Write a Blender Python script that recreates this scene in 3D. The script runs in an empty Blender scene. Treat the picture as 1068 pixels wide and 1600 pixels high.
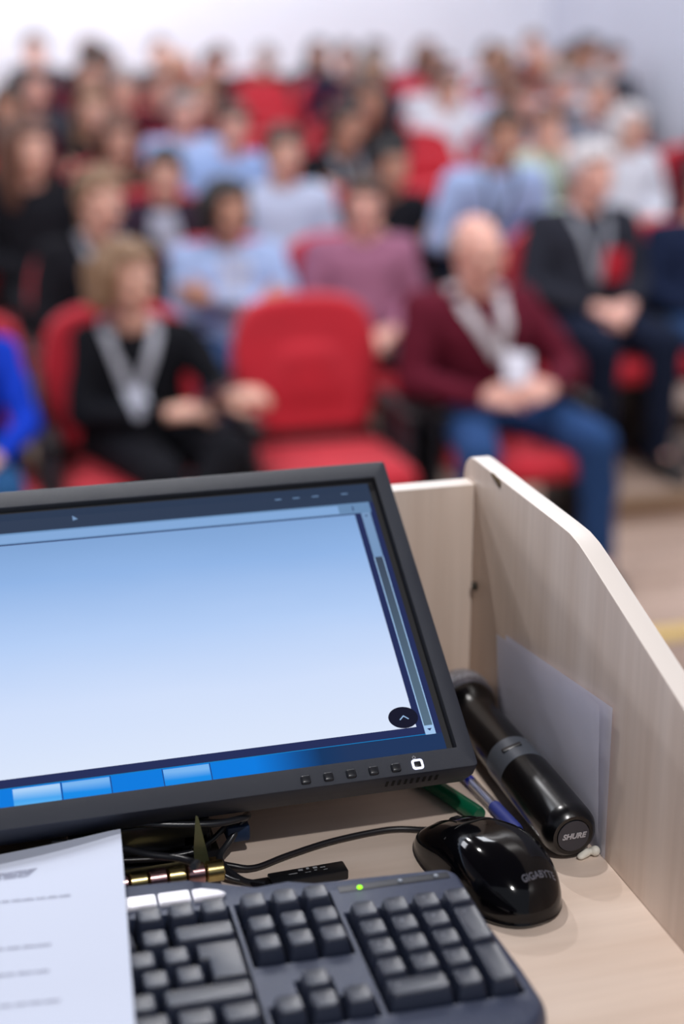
import bpy, bmesh, math, random
from mathutils import Vector, Matrix, Euler
from mathutils.bvhtree import BVHTree
random.seed(7)
R = math.radians
scene = bpy.context.scene
col = scene.collection

# ------------------------------------------------------------------ camera, world, lights
cd = bpy.data.cameras.new('camera'); cam = bpy.data.objects.new('camera', cd); col.objects.link(cam)
cam.location = (0, 0, 1.86); cam.rotation_euler = (R(90-18.3), 0, R(-15.9))
cd.sensor_fit = 'VERTICAL'; cd.sensor_height = 36; cd.sensor_width = 24; cd.lens = 54
cd.dof.use_dof = True; cd.dof.focus_distance = 1.035; cd.dof.aperture_fstop = 2.65; cd.dof.aperture_blades = 0
cd.clip_start = .05; cd.clip_end = 60
scene.camera = cam
vs = scene.view_settings
vs.view_transform = 'Standard'; vs.look = 'None'; vs.gamma = 1; vs.use_curve_mapping = False; vs.exposure = 0.0
w = bpy.data.worlds.new('world'); scene.world = w; w.use_nodes = True
w.node_tree.nodes['Background'].inputs[0].default_value = (.80, .86, 1, 1)
w.node_tree.nodes['Background'].inputs[1].default_value = .34

def area(name, loc, size, power, color=(1, 1, 1), target=None, sy=None):
    l = bpy.data.lights.new(name, 'AREA'); l.energy = power; l.color = color; l.size = size
    if sy: l.shape = 'RECTANGLE'; l.size_y = sy
    o = bpy.data.objects.new(name, l); o.location = loc; col.objects.link(o)
    if target: o.rotation_euler = (Vector(target)-Vector(loc)).to_track_quat('-Z', 'Y').to_euler()
    return o
def spot(name, loc, target, power, color, radius, angle, blend=.4):
    l = bpy.data.lights.new(name, 'SPOT'); l.energy = power; l.color = color; l.shadow_soft_size = radius
    l.spot_size = R(angle); l.spot_blend = blend
    o = bpy.data.objects.new(name, l); o.location = loc; col.objects.link(o)
    o.rotation_euler = (Vector(target)-Vector(loc)).to_track_quat('-Z', 'Y').to_euler()
COOL = (.90, .93, 1.0)
for yy in (4.4, 7.4, 10.4):
    for xx in (-1.2, 1.8, 4.6):
        area('ceiling_panel_light', (xx, yy, 3.9), 1.2, 48, COOL)
for xx in (-1.6, 2.9):
    spot('audience_fill_light', (xx, 2.1, 3.9), (xx*.5+1.0, 6.2, .8), 260, (1, .96, .95), .12, 85, .6)  # unseen fill spots added to brighten the audience's faces and straps from the front
for xx, e in ((-1.2, 45), (1.6, 56), (4.0, 24)):
    area('wall_fill_light', (xx, 12.4, 3.7), 1.0, e, (.95, .96, 1), (xx+.3, 14, 1.9))  # unseen fill lamps, tuned only to brighten the back wall
spot('stage_spot_light', (.22, -.92, 3.85), (.30, .85, 1.31), 168, (1, .975, .965), .045, 50)
spot('stage_spot_light', (.02, 2.40, 3.85), (.30, .85, 1.31), 122, (1, .975, .965), .045, 50)
spot('stage_spot_light', (.15, 4.5, 3.85), (.25, .85, 1.31), 170, (.97, .97, 1), .05, 24)

# ------------------------------------------------------------------ material helpers
def s2l(c): return c/12.92 if c <= .04045 else ((c+.055)/1.055)**2.4
def rgb(r, g, b): return (s2l(r/255), s2l(g/255), s2l(b/255), 1)
MC = {}
def nt(m): return m.node_tree.nodes, m.node_tree.links
def mat(name, color, rough=.5, metal=0, noise=None, bump=None, spec=.5, sheen=0, coat=0, trans=0, sub=0, emit=None, estr=1, alpha=1):
    """color: srgb 0..255 triple; noise=(scale, amount, stretch xyz); bump=(scale, strength)"""
    if name in MC: return MC[name]
    m = bpy.data.materials.new(name); m.use_nodes = True; n, l = nt(m); b = n['Principled BSDF']
    c = rgb(*color); b.inputs['Base Color'].default_value = c
    b.inputs['Roughness'].default_value = rough; b.inputs['Metallic'].default_value = metal
    b.inputs['Specular IOR Level'].default_value = spec
    b.inputs['Sheen Weight'].default_value = sheen; b.inputs['Coat Weight'].default_value = coat
    b.inputs['Transmission Weight'].default_value = trans; b.inputs['Alpha'].default_value = alpha
    if sub: b.inputs['Subsurface Weight'].default_value = sub; b.inputs['Subsurface Scale'].default_value = .01
    if emit: b.inputs['Emission Color'].default_value = rgb(*emit); b.inputs['Emission Strength'].default_value = estr
    tc = n.new('ShaderNodeTexCoord')
    if noise:
        mp = n.new('ShaderNodeMapping'); mp.inputs['Scale'].default_value = noise[2] if len(noise) > 2 else (1, 1, 1)
        l.new(tc.outputs['Object'], mp.inputs[0])
        t = n.new('ShaderNodeTexNoise'); t.inputs['Scale'].default_value = noise[0]; t.inputs['Detail'].default_value = 4
        l.new(mp.outputs[0], t.inputs[0])
        mr = n.new('ShaderNodeMapRange'); mr.inputs[1].default_value = .3; mr.inputs[2].default_value = .7
        mr.inputs[3].default_value = 1-noise[1]; mr.inputs[4].default_value = 1+noise[1]*.6
        l.new(t.outputs[0], mr.inputs[0])
        mx = n.new('ShaderNodeVectorMath'); mx.operation = 'SCALE'; mx.inputs[0].default_value = c[:3]
        l.new(mr.outputs[0], mx.inputs['Scale']); l.new(mx.outputs[0], b.inputs['Base Color'])
    if bump:
        t = n.new('ShaderNodeTexNoise'); t.inputs['Scale'].default_value = bump[0]; t.inputs['Detail'].default_value = 3
        l.new(tc.outputs['Object'], t.inputs[0])
        bp = n.new('ShaderNodeBump'); bp.inputs['Strength'].default_value = bump[1]; bp.inputs['Distance'].default_value = .001
        l.new(t.outputs[0], bp.inputs['Height']); l.new(bp.outputs[0], b.inputs['Normal'])
    MC[name] = m; return m
def emis(name, color, strength=1):
    if name in MC: return MC[name]
    m = bpy.data.materials.new(name); m.use_nodes = True; n, l = nt(m); b = n['Principled BSDF']
    b.inputs['Base Color'].default_value = (.004, .004, .005, 1); b.inputs['Roughness'].default_value = .3
    b.inputs['Specular IOR Level'].default_value = .12
    b.inputs['Emission Color'].default_value = rgb(*color); b.inputs['Emission Strength'].default_value = strength
    MC[name] = m; return m
def emis_ramp(name, axis, lo, hi, stops, noise=0):
    m = bpy.data.materials.new(name); m.use_nodes = True; n, l = nt(m); b = n['Principled BSDF']
    b.inputs['Base Color'].default_value = (.004, .004, .005, 1); b.inputs['Roughness'].default_value = .3
    b.inputs['Specular IOR Level'].default_value = .12
    tc = n.new('ShaderNodeTexCoord'); sp = n.new('ShaderNodeSeparateXYZ'); l.new(tc.outputs['Object'], sp.inputs[0])
    mr = n.new('ShaderNodeMapRange'); mr.inputs[1].default_value = lo; mr.inputs[2].default_value = hi
    if noise:
        t = n.new('ShaderNodeTexNoise'); t.inputs['Scale'].default_value = 9; mp = n.new('ShaderNodeMapping'); mp.inputs['Scale'].default_value = (1, 3, 1)
        l.new(tc.outputs['Object'], mp.inputs[0]); l.new(mp.outputs[0], t.inputs[0])
        ma = n.new('ShaderNodeMath'); ma.operation = 'MULTIPLY_ADD'; ma.inputs[1].default_value = noise; l.new(t.outputs[0], ma.inputs[0]); l.new(sp.outputs[axis], ma.inputs[2])
        l.new(ma.outputs[0], mr.inputs[0])
    else: l.new(sp.outputs[axis], mr.inputs[0])
    cr = n.new('ShaderNodeValToRGB'); l.new(mr.outputs[0], cr.inputs[0]); e = cr.color_ramp
    while len(e.elements) < len(stops): e.elements.new(.5)
    for el, (p, c) in zip(e.elements, stops): el.position = p; el.color = rgb(*c)
    l.new(cr.outputs[0], b.inputs['Emission Color']); b.inputs['Emission Strength'].default_value = 1
    return m

# ------------------------------------------------------------------ mesh helpers
def link(name, bm, m, parent=None, smooth=True, loc=None, kind=None):
    bm.normal_update()
    me = bpy.data.meshes.new(name); bm.to_mesh(me); bm.free()
    for mm in (m if isinstance(m, (list, tuple)) else [m]): me.materials.append(mm)
    if smooth:
        for p in me.polygons: p.use_smooth = True
        me.set_sharp_from_angle(angle=R(38))
    o = bpy.data.objects.new(name, me); col.objects.link(o)
    if parent: o.parent = parent
    if loc: o.location = loc
    if kind: o['kind'] = kind
    return o
def thing(name, label, cat, loc=(0, 0, 0), rot=(0, 0, 0), group=None, scale=1):
    o = bpy.data.objects.new(name, None); col.objects.link(o); o.empty_display_size = .1
    o.location = loc; o.rotation_euler = rot; o.scale = (scale,)*3
    o['label'] = label; o['category'] = cat
    if group: o['group'] = group
    return o
def tag(o, label, cat, group=None):
    o['label'] = label; o['category'] = cat
    if group: o['group'] = group
    return o
def box(bm, x0, x1, y0, y1, z0, z1, bev=0, seg=2, mi=0):
    r = bmesh.ops.create_cube(bm, size=1)
    vs_ = r['verts']
    for v in vs_: v.co = Vector(((x0+x1)/2+v.co.x*(x1-x0), (y0+y1)/2+v.co.y*(y1-y0), (z0+z1)/2+v.co.z*(z1-z0)))
    fs = set(f for v in vs_ for f in v.link_faces)
    for f in fs: f.material_index = mi
    if bev:
        es = set(e for v in vs_ for e in v.link_edges)
        bmesh.ops.bevel(bm, geom=list(es), offset=bev, segments=seg, profile=.5, affect='EDGES')
    return bm
def quad(bm, x0, x1, y0, y1, z, mi=0):
    f = bm.faces.new([bm.verts.new((x, y, z)) for x, y in ((x0, y0), (x1, y0), (x1, y1), (x0, y1))]); f.material_index = mi; return f
def hull(bm, pts):
    """pts: (centre, radii) list; adds the convex hull of those ellipsoids"""
    b = bmesh.new()
    for c, r in pts:
        r = (r, r, r) if not hasattr(r, '__len__') else r
        g = bmesh.ops.create_icosphere(b, subdivisions=2, radius=1)
        for v in g['verts']: v.co = Vector((v.co.x*r[0], v.co.y*r[1], v.co.z*r[2]))+Vector(c)
    h = bmesh.ops.convex_hull(b, input=b.verts[:])
    bmesh.ops.delete(b, geom=[v for v in b.verts if not v.link_faces], context='VERTS')
    kill = [g for g in h['geom_interior'] if isinstance(g, bmesh.types.BMVert) and g.is_valid]
    if kill: bmesh.ops.delete(b, geom=kill, context='VERTS')
    # keep only hull faces
    keep = set(g for g in h['geom'] if isinstance(g, bmesh.types.BMFace) and g.is_valid)
    bad = [f for f in b.faces if f not in keep]
    if bad: bmesh.ops.delete(b, geom=bad, context='FACES')
    t = bpy.data.meshes.new('tmp'); b.to_mesh(t); b.free(); bm.from_mesh(t); bpy.data.meshes.remove(t)
def cap(bm, a, b, ra, rb=None): hull(bm, [(a, ra), (b, ra if rb is None else rb)])
def lathe(bm, prof, seg=32, mtx=Matrix.Identity(4), mi=0):
    """prof: list of (radius, z)"""
    rings = []
    for r, z in prof:
        if r < 1e-6: rings.append([bm.verts.new(mtx @ Vector((0, 0, z)))])
        else: rings.append([bm.verts.new(mtx @ Vector((r*math.cos(2*math.pi*i/seg), r*math.sin(2*math.pi*i/seg), z))) for i in range(seg)])
    for a, b in zip(rings, rings[1:]):
        for i in range(seg):
            j = (i+1) % seg
            if len(a) == 1 and len(b) == 1: continue
            if len(a) == 1: f = bm.faces.new((a[0], b[i], b[j]))
            elif len(b) == 1: f = bm.faces.new((a[i], a[j], b[0]))
            else: f = bm.faces.new((a[i], a[j], b[j], b[i]))
            f.material_index = mi
def catmull(pts, n=8):
    P = [Vector(p) for p in pts]; P = [2*P[0]-P[1]]+P+[2*P[-1]-P[-2]]; out = []
    for i in range(1, len(P)-2):
        for k in range(n):
            t = k/n; a, b, c, d = P[i-1:i+3]
            out.append(.5*((2*b)+(c-a)*t+(2*a-5*b+4*c-d)*t*t+(3*b-3*c+d-a)*t**3))
    out.append(P[-2]); return out
def tube(bm, pts, r, seg=10, n=8, spline=True):
    P = catmull(pts, n) if spline else [Vector(p) for p in pts]
    rr = r if callable(r) else (lambda t: r)
    t0 = (P[1]-P[0]).normalized(); up = Vector((0, 0, 1)) if abs(t0.z) < .9 else Vector((1, 0, 0))
    nx = t0.cross(up).normalized(); rings = []
    for i, p in enumerate(P):
        t = (P[min(i+1, len(P)-1)]-P[max(i-1, 0)]).normalized()
        nx = (nx-t*nx.dot(t)).normalized(); ny = t.cross(nx); q = rr(i/(len(P)-1))
        rings.append([bm.verts.new(p+(nx*math.cos(2*math.pi*k/seg)+ny*math.sin(2*math.pi*k/seg))*q) for k in range(seg)])
    for a, b in zip(rings, rings[1:]):
        for k in range(seg): bm.faces.new((a[k], a[(k+1) % seg], b[(k+1) % seg], b[k]))
    bm.faces.new(rings[0][::-1]); bm.faces.new(rings[-1])
def ribbon(bm, P, width, dirs, thick=.0015):
    """flat strap along P; dirs: side vector per point"""
    V = []
    for p, d in zip(P, dirs):
        p = Vector(p); d = Vector(d).normalized()*width/2
        V.append([bm.verts.new(p-d), bm.verts.new(p+d)])
    for a, b in zip(V, V[1:]): bm.faces.new((a[0], a[1], b[1], b[0]))
    r = bmesh.ops.solidify(bm, geom=bm.faces[:], thickness=thick)
def prism(bm, prof, x0, x1, bev=0):
    """prof: (y,z) outline, extruded in x"""
    a = [bm.verts.new((x0, y, z)) for y, z in prof]; b = [bm.verts.new((x1, y, z)) for y, z in prof]
    n = len(prof)
    fa = bm.faces.new(a); fb = bm.faces.new(b[::-1])
    for i in range(n): bm.faces.new((a[i], b[i], b[(i+1) % n], a[(i+1) % n]))
    bmesh.ops.recalc_face_normals(bm, faces=bm.faces[:])
    if bev:
        es = set(fa.edges) | set(fb.edges)
        bmesh.ops.bevel(bm, geom=list(es), offset=bev, segments=2, profile=.5, affect='EDGES')
def bake(bm, mods):
    """apply modifiers (type, dict) and return a bmesh"""
    me = bpy.data.meshes.new('bake'); bm.to_mesh(me); bm.free()
    o = bpy.data.objects.new('bake', me); col.objects.link(o)
    for t, kw in mods:
        m = o.modifiers.new(t, t)
        for k, v in kw.items(): setattr(m, k, v)
    dg = bpy.context.evaluated_depsgraph_get(); dg.update()
    out = bmesh.new(); ev = o.evaluated_get(dg); mm = ev.to_mesh(); out.from_mesh(mm); ev.to_mesh_clear()
    bpy.data.objects.remove(o); bpy.data.meshes.remove(me)
    return out
def text_bm(s, size, depth=.0002, shear=0, bold=0):
    c = bpy.data.curves.new('t', 'FONT'); c.body = s; c.size = size; c.extrude = depth; c.align_x = 'CENTER'; c.align_y = 'CENTER'; c.shear = shear; c.offset = bold
    o = bpy.data.objects.new('t', c); col.objects.link(o)
    dg = bpy.context.evaluated_depsgraph_get(); ev = o.evaluated_get(dg)
    b = bmesh.new(); mm = ev.to_mesh(); b.from_mesh(mm); ev.to_mesh_clear()
    bpy.data.objects.remove(o); bpy.data.curves.remove(c); return b
def struct(o): o['kind'] = 'structure'; return o
def lp(x, y, z): return Vector((x/1000, y/1000, 1.31+z/1000))       # millimetres on the lectern's desk

# ------------------------------------------------------------------ the room
ROWY = [4.90+.88*i for i in range(10)]
ROWF = [0, .08, .17, .22, .26, .29, .32, .35, .38, .41]
M_wall = mat('wall_white_paint', (236, 238, 247), .85, noise=(1.2, .03))
M_wall2 = mat('wall_pale_grey_paint', (206, 210, 224), .85, noise=(1.2, .03))
def floor_mat():
    m = bpy.data.materials.new('laminate_floor'); m.use_nodes = True; n, l = nt(m); b = n['Principled BSDF']
    tc = n.new('ShaderNodeTexCoord'); br = n.new('ShaderNodeTexBrick'); l.new(tc.outputs['Object'], br.inputs[0])
    br.inputs['Color1'].default_value = rgb(192, 166, 150); br.inputs['Color2'].default_value = rgb(172, 146, 130)
    br.inputs['Mortar'].default_value = rgb(120, 98, 84); br.inputs['Scale'].default_value = 1
    br.inputs['Brick Width'].default_value = 1.2; br.inputs['Row Height'].default_value = .13; br.inputs['Mortar Size'].default_value = .004
    l.new(br.outputs[0], b.inputs['Base Color']); b.inputs['Roughness'].default_value = .45
    return m
M_floor = floor_mat()
bm = bmesh.new(); box(bm, -4.2, 6.2, -1.2, 5.0, -.2, 0); struct(link('floor', bm, M_floor, smooth=False))
M_nose = mat('step_nosing_wood', (140, 112, 84), .5, noise=(30, .1, (.1, 1, 1)))
for k in range(1, 10):
    y0 = ROWY[k]-.78 if k > 1 else 5.0
    y1 = ROWY[k+1]-.78 if k < 9 else 14.1
    bm = bmesh.new(); box(bm, -4.2, 6.2, y0, y1, -.2, ROWF[k]); struct(link('floor', bm, M_floor, smooth=False))
    bm = bmesh.new(); box(bm, -4.2, 6.2, y0-.012, y0+.05, ROWF[k]-.035, ROWF[k]+.003, .003); struct(link('trim_%d' % k, bm, M_nose, smooth=False))
bm = bmesh.new(); box(bm, -4.2, 6.2, 14.0, 14.2, -.2, 4.2); struct(link('wall_back', bm, M_wall, smooth=False))
bm = bmesh.new(); box(bm, 6.0, 6.2, -1.2, 14.2, -.2, 4.2); struct(link('wall_right', bm, M_wall2, smooth=False))
bm = bmesh.new(); box(bm, -4.2, -4.0, -1.2, 14.2, -.2, 4.2); struct(link('wall_left', bm, M_wall2, smooth=False))
bm = bmesh.new(); box(bm, -4.2, 6.2, -1.2, 14.2, 4.2, 4.3); struct(link('ceiling', bm, mat('ceiling_grey', (120, 122, 130), .9), smooth=False))
M_stage = mat('stage_wood', (150, 122, 104), .45, noise=(8, .12, (.15, 1.5, 1)))
bm = bmesh.new(); box(bm, -4.0, 6.0, -1.2, 3.46, 0, .25); struct(link('stage_floor', bm, M_stage, smooth=False)).name = 'floor_stage'
bm = bmesh.new(); box(bm, -4.0, 6.0, 3.40, 3.475, .20, .256, .004)
struct(link('trim_10', bm, mat('stage_nosing_yellow', (214, 178, 92), .4), smooth=False))

# ------------------------------------------------------------------ lectern
def beech(name, vertical):
    m = bpy.data.materials.new(name); m.use_nodes = True; n, l = nt(m); b = n['Principled BSDF']
    tc = n.new('ShaderNodeTexCoord')
    def noise(scale, sc, det=4):
        mp = n.new('ShaderNodeMapping'); mp.inputs['Scale'].default_value = sc; l.new(tc.outputs['Object'], mp.inputs[0])
        t = n.new('ShaderNodeTexNoise'); t.inputs['Scale'].default_value = scale; t.inputs['Detail'].default_value = det; l.new(mp.outputs[0], t.inputs[0]); return t
    t1 = noise(7, (6, 6, .35) if vertical else (.5, 5, 1)); t2 = noise(160, (1, 1, .03) if vertical else (.05, 1, 1), 2)
    cr = n.new('ShaderNodeValToRGB'); l.new(t1.outputs[0], cr.inputs[0]); e = cr.color_ramp
    e.elements[0].position = .3; e.elements[0].color = rgb(214, 193, 177); e.elements[1].position = .72; e.elements[1].color = rgb(230, 212, 198)
    mr = n.new('ShaderNodeMapRange'); mr.inputs[1].default_value = .3; mr.inputs[2].default_value = .7; mr.inputs[3].default_value = .97; mr.inputs[4].default_value = 1.02
    l.new(t2.outputs[0], mr.inputs[0]); mx = n.new('ShaderNodeVectorMath'); mx.operation = 'SCALE'
    l.new(cr.outputs[0], mx.inputs[0]); l.new(mr.outputs[0], mx.inputs['Scale']); l.new(mx.outputs[0], b.inputs['Base Color'])
    b.inputs['Roughness'].default_value = .42; return m
M_beechV = beech('beech_laminate_vertical', True); M_beechH = beech('beech_laminate_flat', False)
M_edge = mat('beech_edge_band', (250, 240, 232), .4, noise=(20, .04, (1, .1, .1)))
lect = thing('lectern', 'pale beech laminate lectern with raised side and back panels', 'lectern', (.02, .8, .25))
LO = Vector((.02, .8, .25))
def to_lect(bm):
    for v in bm.verts: v.co -= LO
    return bm
Z0 = 1.31
bm = bmesh.new(); box(bm, -.36, .4219, .50, 1.0946, Z0-.022, Z0, .001)
link('desktop', to_lect(bm), M_beechH, lect)
def side_profile():
    pts = [(.50, .2501)]
    pts += [(.50, Z0+.062), (.515, Z0+.078)]
    # slope up to the knee, eased
    a = (.882, Z0+.1985); b = (.935, Z0+.2065)
    pts += [(.70, Z0+.139), a, (.898, Z0+.2033), (.914, Z0+.206), b]
    pts += [(1.095, Z0+.207)]
    cx, cz, rr = 1.100, Z0+.185, .022
    for i in range(1, 8):
        t = R(90-90*i/7); pts.append((cx+rr*math.cos(t), cz+rr*math.sin(t)))
    pts += [(1.122, .2501)]
    return pts
for side, (x0, x1) in (('right', (.422, .438)), ('left', (-.376, -.36))):
    bm = bmesh.new(); prism(bm, side_profile(), x0, x1, .0012)
    bm.normal_update()
    for f in bm.faces:
        if abs(f.normal.x) < .7: f.material_index = 1
    link('side_panel', to_lect(bm), [M_beechV, M_edge], lect)
bm = bmesh.new(); box(bm, -.36, .4219, 1.0948, 1.1128, .2501, Z0+.187, .001, 2)
bm.normal_update()
for f in bm.faces:
    if f.normal.z > .5: f.material_index = 1
link('back_panel', to_lect(bm), [M_beechV, M_edge], lect)
bm = bmesh.new(); box(bm, -.36, .4219, .56, .578, .2501, Z0-.022); link('front_panel', to_lect(bm), M_beechV, lect)
bm = bmesh.new()
for v in range(1):
    lathe(bm, [(0, 0), (.0035, 0), (.0035, .0015), (.0012, .0022), (0, .0012)], 16, Matrix.Translation((.4215, 1.087, Z0+.103)) @ Matrix.Rotation(R(-90), 4, 'Y'))
link('screw', to_lect(bm), mat('dark_screw', (60, 62, 58), .4, .7), lect)['label'] = 'small dark screw head'
# worn chip on the upper edge of the right side panel
bm = bmesh.new()
hull(bm, [((.4221, 1.056, Z0+.2055), (.0012, .006, .0016)), ((.4221, 1.043, Z0+.2025), (.0010, .003, .0035))])
link('edge_chip', to_lect(bm), mat('bare_chipboard', (120, 98, 72), .9, noise=(400, .4)), lect)['label'] = 'worn brown chip in the edge band'

# ------------------------------------------------------------------ monitor
TAU = R(34.874)
mon = thing('monitor', 'wide black framed monitor leaning back on the lectern, pale blue window on screen', 'monitor', lp(345.6, 874.2, 60), (TAU, 0, 0))
M_bez = mat('monitor_plastic', (37, 42, 55), .45, spec=.5, bump=(2600, .35))
M_bezd = mat('monitor_plastic_dark', (14, 15, 20), .5)
mmf = .001
W_, H_ = 445, 267.5
def loops(bm, L, close_last=True):
    rings = []
    for (l, r, b, t, z, rad) in L:
        ring = []
        corners = [(r-rad, b+rad, -90), (r-rad, t-rad, 0), (l+rad, t-rad, 90), (l+rad, b+rad, 180)]
        for cx, cy, a0 in corners:
            for i in range(5):
                a = R(a0+90*i/4); ring.append(bm.verts.new(((cx+rad*math.cos(a))*mmf, (cy+rad*math.sin(a))*mmf, z*mmf)))
        rings.append(ring)
    for a, b in zip(rings, rings[1:]):
        for i in range(20): bm.faces.new((a[i], a[(i+1) % 20], b[(i+1) % 20], b[i]))
    if close_last: bm.faces.new(rings[-1])
    return rings
bm = bmesh.new()
rg = loops(bm, [(-W_+19, -19, 17, 248, -5.2, .2), (-W_+13.0, -13.0, 15.6, 251.2, -4.8, .3), (-W_+11.9, -11.9, 15.5, 252.4, -.4, .6), (-W_+11.4, -11.4, 15.2, 252.8, 0, 1),
           (-W_+1.4, -1.4, 1.4, H_-1.4, 0, 2.4), (-W_+.4, -.4, .4, H_-.4, -.5, 2.8), (-W_, 0, 0, H_, -1.8, 3), (-W_, 0, 0, H_, -14, 3),
           (-W_+3, -3, 2, H_-3, -26, 4), (-W_+40, -40, 28, H_-30, -30, 8), (-W_+60, -60, 45, H_-50, -44, 12)])
bmesh.ops.recalc_face_normals(bm, faces=bm.faces[:])
for f in bm.faces:
    c = f.calc_center_median()
    if -.0053 < c.z < -.0001 and -W_*mmf+.0112 < c.x < -.0112 and .015 < c.y < .2526: f.material_index = 1
link('casing', bm, [M_bez, M_bezd], mon)
# the lit screen: flat layers of the picture it shows
E = {}
SM = [emis('screen_navy', (34, 44, 88)), emis('screen_title_bar', (44, 58, 82)),
      emis_ramp('screen_toolbar', 0, -.427, -.02, [(0, (110, 150, 198)), (1, (104, 138, 178))]),
      emis_ramp('screen_page', 1, .037, .230, [(0, (220, 231, 251)), (.28, (208, 223, 251)), (.55, (180, 206, 246)), (.82, (144, 180, 230)), (1, (126, 163, 212))], .012),
      emis('screen_scroll_track', (118, 150, 190)), emis_ramp('screen_scroll_thumb', 1, .037, .181, [(0, (88, 112, 132)), (1, (60, 72, 92))]),
      emis_ramp('screen_taskbar', 0, -.150, -.085, [(0, (0, 122, 222)), (.45, (8, 80, 150)), (.7, (14, 52, 96)), (1, (28, 52, 92))]),
      emis_ramp('screen_tab', 1, .016, .030, [(0, (110, 190, 246)), (.5, (70, 165, 240)), (1, (170, 208, 248))], .006),
      emis('screen_light_line', (160, 196, 236)), emis('screen_cyan_line', (10, 130, 200)), emis('screen_black', (18, 20, 40)), emis('screen_field', (130, 168, 216)),
      emis_ramp('screen_tab_blue', 1, .016, .030, [(0, (0, 128, 228)), (.6, (20, 140, 232)), (1, (120, 180, 240))], .006)]
bm = bmesh.new()
def sq(x0, x1, y0, y1, z, mi): quad(bm, x0*mmf, x1*mmf, y0*mmf, y1*mmf, z*mmf, mi)
zb = -4.55
bx = [(-428, -17, 15.9, 250)]
sq(-427.5, -17.2, 16, 249.8, zb, 0)
sq(-427.5, -17.2, 232.4, 249.8, zb+.05, 1)
sq(-427.5, -20.5, 222.6, 232.4, zb+.05, 2)
sq(-427.5, -45.5, 223.6, 230.8, zb+.10, 11)
sq(-427.5, -34, 36.9, 221.6, zb+.10, 3)
sq(-29, -21.6, 30, 222.6, zb+.05, 4)
sq(-29, -21.6, 37, 181, zb+.08, 8)
sq(-28.3, -22.3, 37, 181, zb+.11, 5)
sq(-29, -21.6, 30, 37, zb+.12, 8)
sq(-427.5, -17.2, 16, 30.2, zb+.05, 6)
sq(-427.5, -24, 30.2, 30.7, zb+.08, 9)
for a, b, mi in ((-308, -278, 7), (-276.6, -246.2, 12), (-211, -180.6, 12)): sq(a, b, 16.6, 29.4, zb+.10, mi)
for xx in (-277.3, -245.6, -211.6, -180.0): sq(xx-.25, xx+.25, 16, 30, zb+.14, 0)
# small marks: window icons, arrows, menu dots, mouse pointer
for xx in (-92, -78, -63, -40): sq(xx, xx+5, 241.5, 242.3, zb+.12, 4)
sq(-34.6, -33.8, 225, 229.6, zb+.14, 0)
def poly(pts, z, mi):
    f = bm.faces.new([bm.verts.new((x*mmf, y*mmf, z*mmf)) for x, y in pts]); f.material_index = mi
poly([(-26.6, 220.2), (-24.2, 220.2), (-25.4, 218.4)][::-1], zb+.16, 0)
poly([(-27, 34.6), (-25.3, 32.6), (-23.6, 34.6)], zb+.18, 0)
poly([(-243.6, 243.4), (-243.6, 238.9), (-239.8, 240.0)], zb+.16, 4)
poly([(-41.4+10.6*math.cos(2*math.pi*i/40), 45.3+8.4*math.sin(2*math.pi*i/40)) for i in range(40)], zb+.20, 10)
for s in (-1, 1):
    p = [(-41, 47), (-41, 46), (-41+s*3.0, 43.4), (-41+s*3.4, 44)]
    poly(p if s < 0 else p[::-1], zb+.26, 8)
bmesh.ops.recalc_face_normals(bm, faces=bm.faces[:])
for f in bm.faces:
    if f.normal.z < 0: f.normal_flip()
scr = link('screen', bm, SM, mon, smooth=False); scr['label'] = 'lit screen showing a pale blue window and blue taskbar'
for i in range(5):
    b = bmesh.new(); box(b, -.0027, .0027, -.0025, .0025, -.0006, .0016, .0011, 3)
    link('button', b, mat('monitor_button', (30, 32, 38), .3, spec=.6), mon, loc=((-120.2+15.6*i)*mmf, .0058, .0004)).scale = (1.25, 1.25, 1.2)
b = bmesh.new()
rr_ = [(-3.3, 3.3, -3.1, 3.1, .2, 1.6), (-3.2, 3.2, -3.0, 3.0, .9, 1.5), (-2.1, 2.1, -1.9, 1.9, .9, .8), (-2.0, 2.0, -1.8, 1.8, .3, .8)]
loops(b, rr_, False); bmesh.ops.recalc_face_normals(b, faces=b.faces[:])
pb = link('power_button', b, emis('power_glow', (225, 228, 255), 1.6), mon, loc=(-.0422, .0064, 0)); pb.scale = (1.22, 1.22, 1); pb['label'] = 'glowing white square power button'
b = bmesh.new(); box(b, -.0019, .0019, -.0018, .0018, 0, .0008, .0005); link('button_cap', b, mat('monitor_button', (0, 0, 0)), pb)
b = bmesh.new()
for i in range(11):
    a0 = R(120+i*300/11); a1 = R(120+(i+1)*300/11)
    vv = [b.verts.new((r*math.cos(a), r*math.sin(a), 0)) for a, r in ((a0, .0008), (a1, .0008), (a1, .0012), (a0, .0012))]; b.faces.new(vv)
quad(b, -.0002, .0002, .0004, .0015, 0)
link('power_symbol', b, mat('printed_mark', (170, 172, 180), .6), mon, loc=(-.0435, .0117, .0003), smooth=False)
b = bmesh.new()
for i in range(9):
    x = -64.5+i*4.4
    box(b, x*mmf, (x+1.8)*mmf, -.0002, .0004, -.0135, -.0062)
link('vent_slots', b, mat('slot_black', (6, 6, 8), .8), mon, smooth=False)
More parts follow.
